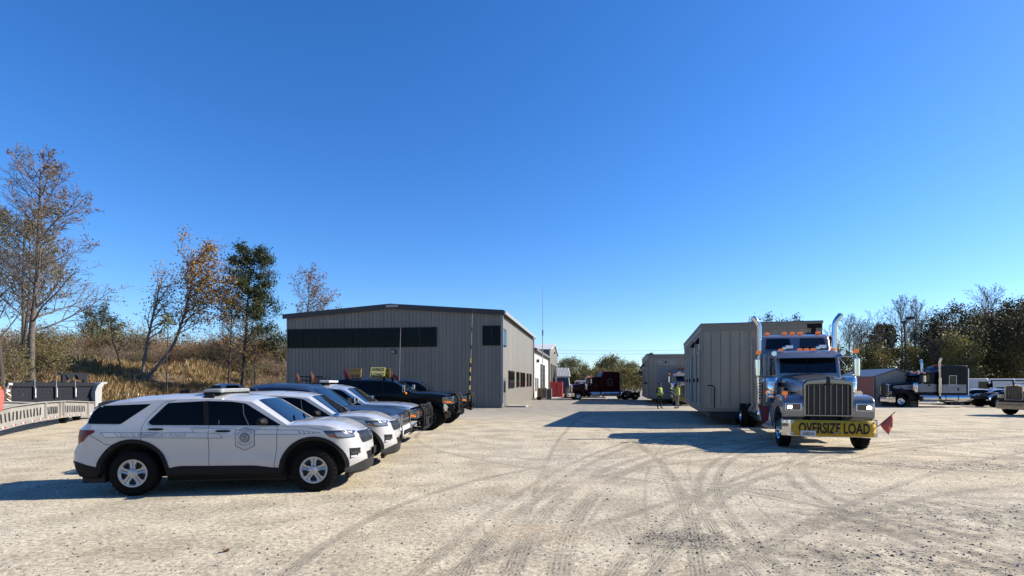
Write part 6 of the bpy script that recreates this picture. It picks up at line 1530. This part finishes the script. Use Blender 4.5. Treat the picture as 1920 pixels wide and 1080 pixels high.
# ------------------------------------------------------------------ trees and shrubs
M_BARK = mat('bark_grey', (.15, .125, .105), .9, var=.35, vscale=5, bump=.5, bscale=8)
M_BARKP = mat('bark_pale', (.24, .21, .18), .9, var=.35, vscale=3, bump=.4, bscale=8)
M_BARKD = mat('bark_dark', (.07, .055, .045), .9, var=.3, vscale=5)
M_TWIG = mat('twig_brown', (.30, .225, .17), .9, var=.3)
def leafmat(name, cols):
    """leaf colour changes from clump to clump"""
    if name in MATS: return MATS[name]
    m = bpy.data.materials.new(name); m.use_nodes = True; MATS[name] = m; n = m.node_tree.nodes; l = m.node_tree.links; b = n['Principled BSDF']; b.inputs['Roughness'].default_value = .6; b.inputs['Specular IOR Level'].default_value = .25
    g = n.new('ShaderNodeNewGeometry'); nz = n.new('ShaderNodeTexNoise'); nz.inputs['Scale'].default_value = .45; nz.inputs['Detail'].default_value = 4; l.new(g.outputs['Position'], nz.inputs['Vector'])
    ad = n.new('ShaderNodeMath'); ad.operation = 'MULTIPLY_ADD'; ad.inputs[1].default_value = .45; l.new(g.outputs['Random Per Island'], ad.inputs[0])
    sb = n.new('ShaderNodeMath'); sb.operation = 'MULTIPLY_ADD'; sb.inputs[1].default_value = 1.5; sb.inputs[2].default_value = -.47; l.new(nz.outputs['Fac'], sb.inputs[0]); l.new(sb.outputs[0], ad.inputs[2])
    cr = n.new('ShaderNodeValToRGB'); l.new(ad.outputs[0], cr.inputs[0])
    e = cr.color_ramp.elements
    while len(e) < len(cols): e.new(.5)
    for i, c in enumerate(cols): e[i].position = i/(len(cols)-1); e[i].color = (*[v*.78 for v in c], 1)
    l.new(cr.outputs[0], b.inputs['Base Color'])
    tr = n.new('ShaderNodeBsdfTranslucent'); l.new(cr.outputs[0], tr.inputs['Color']); mx = n.new('ShaderNodeMixShader'); mx.inputs[0].default_value = .25
    l.new(b.outputs[0], mx.inputs[1]); l.new(tr.outputs[0], mx.inputs[2]); l.new(mx.outputs[0], n['Material Output'].inputs['Surface']); return m
L_RUST = leafmat('leaf_rust_mix', [(.10, .045, .02), (.20, .085, .025), (.26, .14, .03), (.12, .10, .03)])
L_GOLD = leafmat('leaf_gold', [(.13, .10, .03), (.28, .17, .045), (.36, .19, .035), (.22, .10, .03)])
L_PINE = leafmat('leaf_pine', [(.014, .026, .012), (.03, .048, .018), (.055, .07, .02), (.11, .085, .025)])
L_OAK = leafmat('leaf_oak', [(.022, .027, .013), (.045, .048, .02), (.075, .062, .024), (.10, .06, .022)])
L_OLIVE = leafmat('leaf_olive', [(.06, .07, .02), (.12, .12, .035), (.20, .17, .05), (.26, .17, .05)])
L_BUSH = leafmat('leaf_bush', [(.12, .08, .045), (.20, .13, .065), (.20, .155, .06), (.30, .18, .085)])
class Tree:
    def __init__(s, seed): s.r = random.Random(seed); s.m = MB(); s.tips = []; s.sm = {}
    def branch(s, p, d, ln, r, lev, cfg):
        rnd = s.r; n = max(3, int(ln/cfg['seg'][min(lev, len(cfg['seg'])-1)])); pts = [p.copy()]; rs = [r]; d = d.normalized()
        w = cfg['wob'][min(lev, len(cfg['wob'])-1)]; up = cfg['up'][min(lev, len(cfg['up'])-1)]; ex = cfg.get('taper', .3); wind = cfg.get('wind', (0, 0, 0))
        for i in range(n):
            d = (d+Vector((rnd.gauss(0, w), rnd.gauss(0, w), rnd.gauss(0, w)+up))+Vector(wind)*(lev > 0)*.1).normalized(); p = p+d*ln/n; pts.append(p.copy()); rs.append(max(cfg['rmin'], r*(1-(1-ex)*(i+1)/n)))
        s.m.tube(pts, rs, (8, 5, 4, 3, 3)[min(lev, 4)], cap=False)
        if lev >= cfg['levels']:
            for q in pts[1:]: s.tips.append((q, d, lev))
            return
        nc = cfg['kids'][lev]; a0 = rnd.random()*6.28; st = cfg['start'][lev]
        for k in range(nc):
            t = st+(1-st)*((k+rnd.random()*.8)/nc); t = min(t, .985); i = min(int(t*n), n-1); f = t*n-i; q = pts[i].lerp(pts[i+1], f); dd = (pts[i+1]-pts[i]).normalized()
            a = a0+k*2.4+rnd.gauss(0, .3); sp = R(cfg['ang'][lev])*rnd.uniform(.75, 1.25)
            o = dd.orthogonal().normalized(); o2 = dd.cross(o); nd = dd*math.cos(sp)+(o*math.cos(a)+o2*math.sin(a))*math.sin(sp)
            l2 = ln*cfg['len'][lev]*rnd.uniform(.7, 1.15)*(1-cfg['short'][lev]*((t-st)/(1-st+1e-6)))
            s.branch(q, nd, l2, min(rs[i]*.8, r*cfg['rk'][lev]*(1-.5*t)), lev+1, cfg)
        s.tips.append((pts[-1], d, lev))
def leaves(pts, seed, size, per, spread, keep=1.0, needle=False, clip=None):
    rnd = random.Random(seed); m = MB()
    V_, F_ = [], []
    for p in pts:
        if rnd.random() > keep: continue
        for _ in range(per):
            c = p+Vector((rnd.gauss(0, spread), rnd.gauss(0, spread), rnd.gauss(0, spread*.8)))
            a = Vector((rnd.gauss(0, 1), rnd.gauss(0, 1), rnd.gauss(0, 1))).normalized(); b = a.orthogonal().normalized(); q = Matrix.Rotation(rnd.random()*6.28, 3, a); b = q@b; s1 = size*rnd.uniform(.6, 1.4); s2 = s1*(.22 if needle else .6)
            k = len(V_); V_ += [c-a*s1*.5, c+b*s2*.5, c+a*s1*.5, c-b*s2*.5]; F_.append((k, k+1, k+2, k+3))
    m.add(V_, F_); return m
def set_tree(name, label, cat, loc, tree, bark, leafm=None, lm=None, rz=0, sc=1, group=None):
    o = empty(name, loc, rz, label, cat, group, sc); tr = tree.m.build('trunk', bark, o, smooth=60, fix=False)
    if leafm is not None: leafm.build('crown', lm, o, fix=False)
    return o
def again(src, loc, rz, sc, label=None):
    c = copy_tree(src); c.location = loc; c.rotation_euler = (0, 0, rz); c.scale = (sc,)*3 if not isinstance(sc, tuple) else sc
    if label: c['label'] = label
    return c
def bpos(px, d):
    x = (px-960)/1000*d; return Vector((x, d, bank_z(x, d) if bank_s(x, d) > 0 else 0))
# the tall poplar, left
bare = dict(levels=3, seg=(1.2, .7, .45, .3), wob=(.03, .09, .13, .18), up=(.02, .06, .05, .03), taper=.18, kids=(24, 10, 6), start=(.25, .2, .15), ang=(50, 42, 40), len=(.42, .45, .5), short=(.62, .5, .4), rk=(.33, .5, .6), rmin=.010)
b0 = bpos(58, 46); T_ = Tree(11); cfg = dict(bare); cfg['kids'] = (32, 14, 8); cfg['rmin'] = .012
T_.branch(Vector((0, 0, -.3)), Vector((.06, 0, 1)), 19.3, .29, 0, cfg)
pts = [t[0] for t in T_.tips if t[0].x > -.5 and (t[0].z > 12.5 or t[0].x > 4)]
lv = leaves(pts, 1, .19, 1, .14, .36)
set_tree('poplar_tree', 'tallest tree, nearly bare with rusty leaves at its top, above the dark trailer deck', 'tree', b0, T_, M_BARK, lv, L_RUST)
# companions at the picture edge
T_ = Tree(21); cfg = dict(bare); cfg.update(kids=(16, 9, 6), rmin=.013); T_.branch(Vector((0, 0, -.3)), Vector((-.05, 0, 1)), 15.5, .24, 0, cfg)
lv = leaves([t[0] for t in T_.tips if t[0].z > 5], 2, .24, 3, .3, .7)
set_tree('oak_tree', 'bushy tree with brown green leaves just behind the tallest poplar', 'tree', bpos(45, 55), T_, M_BARK, lv, L_OLIVE)
T_ = Tree(22); cfg = dict(bare); cfg.update(kids=(18, 10, 6), rmin=.013, start=(.35, .2, .15)); T_.branch(Vector((0, 0, -.3)), Vector((-.12, 0, 1)), 14, .22, 0, cfg)
set_tree('bare_tree', 'leafless dark tree leaning in from the picture edge beside the poplar', 'tree', bpos(8, 42), T_, M_BARKD)
T_ = Tree(23); T_.branch(Vector((0, 0, -.3)), Vector((.1, 0, 1)), 13, .17, 0, dict(cfg, kids=(14, 8, 5))); set_tree('bare_tree', 'slim leafless tree with a straight trunk, close behind the poplar trunk', 'tree', bpos(40, 50), T_, M_BARK)
# leaning twin-stemmed tree with golden leaves
T_ = Tree(31); cfg = dict(levels=2, seg=(.8, .5, .35), wob=(.05, .10, .15), up=(.03, .06, .0), taper=.2, kids=(17, 10), start=(.42, .15), ang=(34, 40), len=(.45, .5), short=(.5, .4), rk=(.45, .55), rmin=.012, wind=(1.6, 0, 0))
T_.branch(Vector((0, 0, -.3)), Vector((-.02, 0, 1)), 10.5, .20, 0, dict(cfg, kids=(16, 9))); T_.branch(Vector((.12, 0, -.1)), Vector((.60, .05, .82)), 14.2, .20, 0, dict(cfg, up=(.045, .07, -.02), kids=(22, 11)))
pts = [t[0] for t in T_.tips if t[0].z > 5.2]
lv = leaves(pts+[p for p in pts if p.x > 3.0]*2, 3, .21, 3, .36, .6)
set_tree('leaning_tree', 'slanting double stemmed tree with thin golden orange leaves', 'tree', bpos(268, 56), T_, M_BARKP, lv, L_GOLD)
# pine grown through with orange-leaved trees
T_ = Tree(41); pc = dict(levels=2, seg=(1, .6, .4), wob=(.02, .08, .12), up=(.02, .05, .04), taper=.2, kids=(52, 10), start=(.30, .2), ang=(70, 40), len=(.25, .42), short=(.55, .3), rk=(.22, .5), rmin=.014)
T_.branch(Vector((0, 0, -.3)), Vector((.09, 0, 1)), 16.2, .24, 0, dict(pc, wind=(.5, 0, 0)))
lv = leaves([t[0] for t in T_.tips if t[0].z > 8.6 or (t[0].z > 4 and t[0].x > 1.6)], 4, .40, 10, .26, .9, True)
set_tree('pine_tree', 'tall dark green pine with a dense pointed top left of the building', 'tree', bpos(452, 58), T_, M_BARKD, lv, L_PINE)
T_ = Tree(42); T_.branch(Vector((0, 0, -.3)), Vector((.02, 0, 1)), 10.6, .15, 0, dict(bare, kids=(24, 9, 5), ang=(38, 40, 40), rmin=.012))
lv = leaves([t[0] for t in T_.tips if t[0].z > 4], 5, .18, 1, .25, .3)
t_or = set_tree('oak_tree', 'slender tree with orange brown leaves growing against the tall pine', 'tree', bpos(428, 55), T_, M_BARKD, lv, L_GOLD)
again(t_or, bpos(478, 56.5), 2.2, .72, 'shorter orange brown leaved tree at the building side of the pine')
# tree behind the building
T_ = Tree(51); T_.branch(Vector((0, 0, -.3)), Vector((.06, 0, 1)), 14.0, .2, 0, dict(bare, wind=(1.0, 0, 0), kids=(16, 11, 7), start=(.45, .15, .1), ang=(32, 36, 40)))
lv = leaves([t[0] for t in T_.tips if t[0].z > 7], 6, .22, 1, .2, .4)
set_tree('bare_tree', 'pale twiggy tree with few rusty leaves peeping over the building corner', 'tree', bpos(562, 70), T_, M_TWIG, lv, L_RUST)
# dead stem and thin pole
T_ = Tree(61); T_.branch(Vector((0, 0, -.3)), Vector((.02, 0, 1)), 9.0, .075, 0, dict(bare, levels=1, kids=(9,), wob=(.13, .1), up=(.08, .0), len=(.16,), ang=(60,), start=(.35,)))
set_tree('dead_tree', 'thin crooked dead stem standing alone before the small round pine', 'tree', bpos(229, 55), T_, M_BARK)
T_ = Tree(62); T_.branch(Vector((0, 0, -.3)), Vector((.0, 0, 1)), 8.4, .085, 0, dict(bare, levels=2, kids=(9, 5), wob=(.02, .1, .1), start=(.72, .2), len=(.16, .5), ang=(50, 40)))
lv = leaves([t[0] for t in T_.tips if t[0].z > 6], 7, .24, 2, .25, .9)
set_tree('young_tree', 'straight thin trunk with a small leafy head beside the slanting tree', 'tree', bpos(313, 52), T_, M_BARKD, lv, L_OLIVE)
# small round pine far on the bank
T_ = Tree(63); T_.branch(Vector((0, 0, -.3)), Vector((0, 0, 1)), 6.5, .2, 0, dict(pc, kids=(26, 8), start=(.2, .2), len=(.55, .4), short=(.35, .3)))
lv = leaves([t[0] for t in T_.tips], 8, .55, 5, .3, 1, True)
q = bpos(188, 84); set_tree('pine_tree', 'low rounded dark pine showing above the brown shrubs', 'tree', (q.x, q.y, q.z+1.6), T_, M_BARKD, lv, L_PINE)
# shrubs of the bank
def shrub(seed, h, w, nl, lm, leafy):
    T_ = Tree(seed); rnd = random.Random(seed)
    for k in range(20):
        a = rnd.random()*6.28; e = rnd.uniform(.1, .9); T_.branch(Vector((math.cos(a)*.3*w, math.sin(a)*.3*w, -.2)), Vector((math.cos(a)*e*w/h*1.2, math.sin(a)*e*w/h*1.2, 1)), h*rnd.uniform(.65, 1.05), .035, 1, dict(bare, levels=3, kids=(0, 7, 4), seg=(1, .6, .4, .3), len=(0, .45, .5), start=(0, .25, .1), short=(0, .4, .3), wob=(0, .12, .16, .2), rmin=.012, up=(0, .05, .05, .03)))
    lv = leaves([t[0] for t in T_.tips], seed, .17, 2, .22, leafy)
    return T_, lv
kinds = []
for i, (sd, h, w, leafy, lm, lb) in enumerate(((71, 4.2, 2.4, .30, L_BUSH, 'twiggy grey brown shrub, nearly leafless, in the thicket on the bank'), (72, 4.6, 2.6, .85, L_OLIVE, 'olive green leafy shrub in the thicket on the bank'), (73, 3.6, 2.2, .55, L_RUST, 'rust brown leafy shrub in the thicket on the bank'), (74, 5.0, 2.6, .16, L_BUSH, 'taller bare shrub of fine pale twigs rising from the thicket'))):
    t, lv = shrub(sd, h, w, 0, lm, leafy); o = set_tree('shrub', lb, 'shrub', (0, 0, 0), t, M_TWIG, lv, lm, group='shrubs of the thicket: kind %d' % (i+1)); o['group'] = ('nearly bare shrubs of the bank', 'olive shrubs of the bank', 'rust shrubs of the bank', 'tall bare shrubs of the bank')[i]; kinds.append([o, False])
rnd = random.Random(77)
spots = []
for row, (d0, n) in enumerate(((75, 15), (82, 16), (92, 14))):
    for k in range(n):
        px = -30+(k+rnd.uniform(-.3, .3))*(590/n)+row*14; spots.append((px, d0+rnd.uniform(-3, 3)-(px < 130)*8+(px > 480)*5))
for k in range(26): spots.append((110+k*17+rnd.uniform(-8, 8), 69+rnd.uniform(-2, 2.5)))
spots += [(-20, 46), (15, 44), (90, 48), (-40, 40), (30, 50), (505, 60), (525, 66), (470, 64)]
for px, d in spots:
    k = rnd.choices(range(4), (4, 1.8, 2.6, 2))[0] if px > 110 else rnd.choice((1, 1, 2, 0)); K = kinds[k]; s_ = rnd.uniform(.8, 1.2)*(1.1 if d > 71.6 else (.55 if d > 62 else .8)); loc = bpos(px, d)
    if not K[1]: K[0].location = loc; K[0].scale = (s_,)*3; K[1] = True
    else: again(K[0], loc, rnd.random()*6.28, s_)
# dry grass on the bank
def dry_grass():
    rnd = random.Random(9); V_, F_, mi = [], [], []
    n = 0
    for i in range(21000):
        a = rnd.uniform(-12, 62); s_ = rnd.uniform(.2, 1)**1.0*20 if i % 3 else rnd.uniform(.0, 7); p = BA+BD*a+BN*s_
        if rnd.random() > .45+.9*(.5+.5*math.sin(p.x*.9+1.1*math.sin(p.y*.5))*math.cos(p.y*.7)): continue
        z = bank_z(p.x, p.y)-.05; hgt = rnd.uniform(.35, 1.25)*(.7+.5*math.sin(p.x*.45)*math.cos(p.y*.38)); k = 0 if rnd.random() < .5 else (1 if rnd.random() < .6 else (2 if math.sin(p.x*.5+p.y*.3) > 0 else 3))
        for b in range(4):
            an = rnd.random()*6.28; w = .035+.02*rnd.random(); lean = rnd.gauss(.12, .25)*hgt; ox, oy = rnd.gauss(0, .14), rnd.gauss(0, .14); c, sn = math.cos(an), math.sin(an); l2 = rnd.gauss(0, .22)*hgt
            j = len(V_); V_ += [(p.x+ox-c*w, p.y+oy-sn*w, z), (p.x+ox+c*w, p.y+oy+sn*w, z), (p.x+ox+lean*.4+c*w*.7, p.y+oy+l2*.4+sn*w*.7, z+hgt*.6), (p.x+ox+lean*.4-c*w*.7, p.y+oy+l2*.4-sn*w*.7, z+hgt*.6), (p.x+ox+lean, p.y+oy+l2, z+hgt*rnd.uniform(.8, 1.05))]
            F_ += [(j, j+1, j+2, j+3), (j+3, j+2, j+4)]; mi += [k, k]
    m = MB(); m.add(V_, F_); m.mi = mi
    o = m.build('dry_grass', [leafmat('straw_a', [(.24, .165, .08), (.36, .26, .135), (.46, .35, .20)]), leafmat('straw_b', [(.20, .12, .05), (.34, .21, .08), (.45, .30, .14)]), leafmat('straw_green', [(.11, .10, .03), (.20, .165, .05), (.30, .22, .08)]), leafmat('straw_rust', [(.12, .06, .03), (.19, .10, .05), (.28, .17, .08)])], fix=False)
    tag(o, kind='stuff')
dry_grass()
# ---------------- tree line on the right
def right_tree(seed, h, cfg, lkeep, lm, size, per, spread, bark, zmin=.25):
    T_ = Tree(seed); T_.branch(Vector((0, 0, -.3)), Vector((0, 0, 1)), h, h*.013, 0, cfg); lv = leaves([t[0] for t in T_.tips if t[0].z > h*zmin], seed, size, per, spread, lkeep) if lm else None
    return T_, lv
oak = dict(levels=2, seg=(1.3, .8, .5), wob=(.05, .12, .16), up=(.02, .07, .04), taper=.25, kids=(26, 9), start=(.18, .2), ang=(55, 45), len=(.42, .45), short=(.45, .3), rk=(.4, .5), rmin=.022)
wide = dict(bare, levels=3, kids=(15, 9, 5), start=(.38, .2, .15), ang=(32, 36, 38), len=(.5, .45, .45), rmin=.016, seg=(1.5, .9, .6, .45))
RT = {}
for key, (sd, h, cfg, keep, lm, size, per, spr, bark, nm, lab) in dict(
    oakA=(81, 14, oak, .95, L_OAK, .30, 11, .50, M_BARKD, 'oak_tree', ''), oakB=(82, 15, dict(oak, kids=(30, 8), ang=(62, 45)), .92, L_OAK, .30, 11, .55, M_BARKD, 'oak_tree', ''),
    bareA=(83, 14, wide, 0, None, 0, 0, 0, M_BARK, 'bare_tree', ''), bareB=(84, 15, dict(wide, ang=(24, 30, 36), kids=(18, 9, 5)), .12, L_RUST, .2, 1, .2, M_BARK, 'bare_tree', ''),
    pine=(85, 11, dict(pc, kids=(34, 7), start=(.4, .2)), .9, L_PINE, .42, 6, .26, M_BARKD, 'pine_tree', ''), brush=(86, 7, dict(oak, start=(.05, .1), kids=(18, 9)), .95, L_OLIVE, .26, 6, .42, M_TWIG, 'young_oak', '')).items():
    t, lv = right_tree(sd, h, cfg, keep, lm, size, per, spr, bark); RT[key] = [set_tree(nm, 'tree', 'tree', (0, 0, 0), t, bark, lv, lm), False]
GR = dict(oakA=('dense dark leafed oak with brownish top in the wood behind the mail vans', 'broad oaks of the wood'), oakB=('taller spreading dark oak in the wood behind the mail vans', 'spreading oaks of the wood'), bareA=('leafless wide branching tree in the wood beyond the shed', 'wide bare trees of the wood'), bareB=('leafless upright tree with steep fine branches in the wood beyond the shed', 'upright bare trees of the wood'), pine=('dark pine with open layered boughs among the bare trees by the lamp pole', 'pines among the bare trees'), brush=('low bushy young oak filling the foot of the wood', 'young oaks at the foot of the wood'))
def plant(key, px, d, sc, label=None, rz=None):
    K = RT[key]; x = (px-960)/1000*d; rz = rnd.random()*6.28 if rz is None else rz
    if not K[1]: o = K[0]; o.location = (x, d, 0); o.scale = (sc,)*3; o.rotation_euler = (0, 0, rz); K[1] = True
    else: o = again(K[0], (x, d, 0), rz, sc)
    o['label'] = label or GR[key][0]
    if not label: o['group'] = GR[key][1]
    elif 'group' in o: del o['group']
    return o
def tall(py, d, h): return .93*((718-py)/1000*d+1.95)/h
for px, py, d in ((1800, 578, 72), (1865, 566, 76), (1925, 560, 74), (1985, 560, 72), (1765, 604, 78), (1835, 600, 66), (1900, 590, 64), (1960, 580, 64), (1740, 625, 74)): plant('oakA' if px % 2 else 'oakB', px, d, tall(py, d, 14.5))
for px, py, d in ((1782, 600, 80), (1850, 580, 84), (1940, 575, 84)): plant('oakB', px, d, tall(py, d, 15))
for px, py, d, k in ((1590, 600, 76, 'bareB'), (1622, 592, 80, 'bareA'), (1655, 582, 78, 'bareA'), (1690, 566, 80, 'bareB'), (1718, 572, 84, 'bareB'), (1560, 612, 82, 'bareA'), (1735, 590, 80, 'bareA'), (1610, 610, 70, 'bareB'), (1675, 610, 72, 'bareA'), (1640, 618, 68, 'bareB'), (1705, 615, 70, 'bareA'), (1755, 640, 66, 'bareB')): plant(k, px, d, tall(py, d, 14.5))
plant('bareB', 1862, 88, tall(540, 88, 15), 'bare crown of a tall tree rising above the dark oaks')
for px, py, d in ((1655, 602, 74), (1640, 640, 72), (1548, 625, 78)): plant('pine', px, d, tall(py, d, 11))
for k in range(16): d = 62+rnd.uniform(0, 12); plant('brush', 1540+k*27+rnd.uniform(-8, 8), d, rnd.uniform(.65, 1.05))
# far bushes between the workshops and the far module, and behind everything
far = [again(RT['brush'][0], ((px-960)/1000*d, d, 0), rnd.random()*6, s_) for px, d, s_ in ((1052, 128, 1.0), (1066, 122, 1.02), (1082, 126, 1.0), (1096, 128, .85), (1110, 130, .7), (1124, 128, .9), (1136, 124, 1.05), (1150, 122, 1.1), (1164, 126, 1.0), (1178, 126, .9), (1192, 128, .9))]
for o in far: o['label'] = 'brown green bushy tree on the skyline beyond the red tractor'; o['group'] = 'bushy trees on the far skyline'
for px, d, h_ in ((1100, 140, 676), (1128, 140, 668), (1150, 142, 672), (1172, 138, 674), (1190, 136, 676)):
    o = again(RT['bareA'][0], ((px-960)/1000*d, d, 0), rnd.random()*6, tall(h_, d, 14.5)); o['label'] = 'small far bare tree showing over the bushes by the farther module'; o['group'] = 'bare trees on the far skyline'
o = again(RT['pine'][0], (.257*95, 95, 0), 1, tall(659, 95, 11), 'dark pine top peeping over the roof of the farther modular building')
if 'group' in o: del o['group']
for px, d, py in ((1420, 110, 598), (1470, 108, 600)):
    o = again(RT['oakA'][0], ((px-960)/1000*d, d, 0), 2, tall(py, d, 14.5), 'tree top just above the nearer modular building by the exhaust stack' if px < 1450 else 'faint tree top over the middle of the nearer modular building')
    if 'group' in o: del o['group']
for px, d, s_ in [(1040+k*13+rnd.uniform(-5, 5), 112+rnd.uniform(-4, 5), rnd.uniform(.75, 1.0)) for k in range(13)]+[(560+k*34, 120, 1.0) for k in range(3)]:
    o = again(RT['brush'][0], ((px-960)/1000*d, d, -.8), rnd.random()*6, (s_*1.25, s_*1.25, s_*.8)); o['label'] = 'low dense green brown bush along the foot of the far skyline trees'; o['group'] = 'low bushes under the far skyline trees'
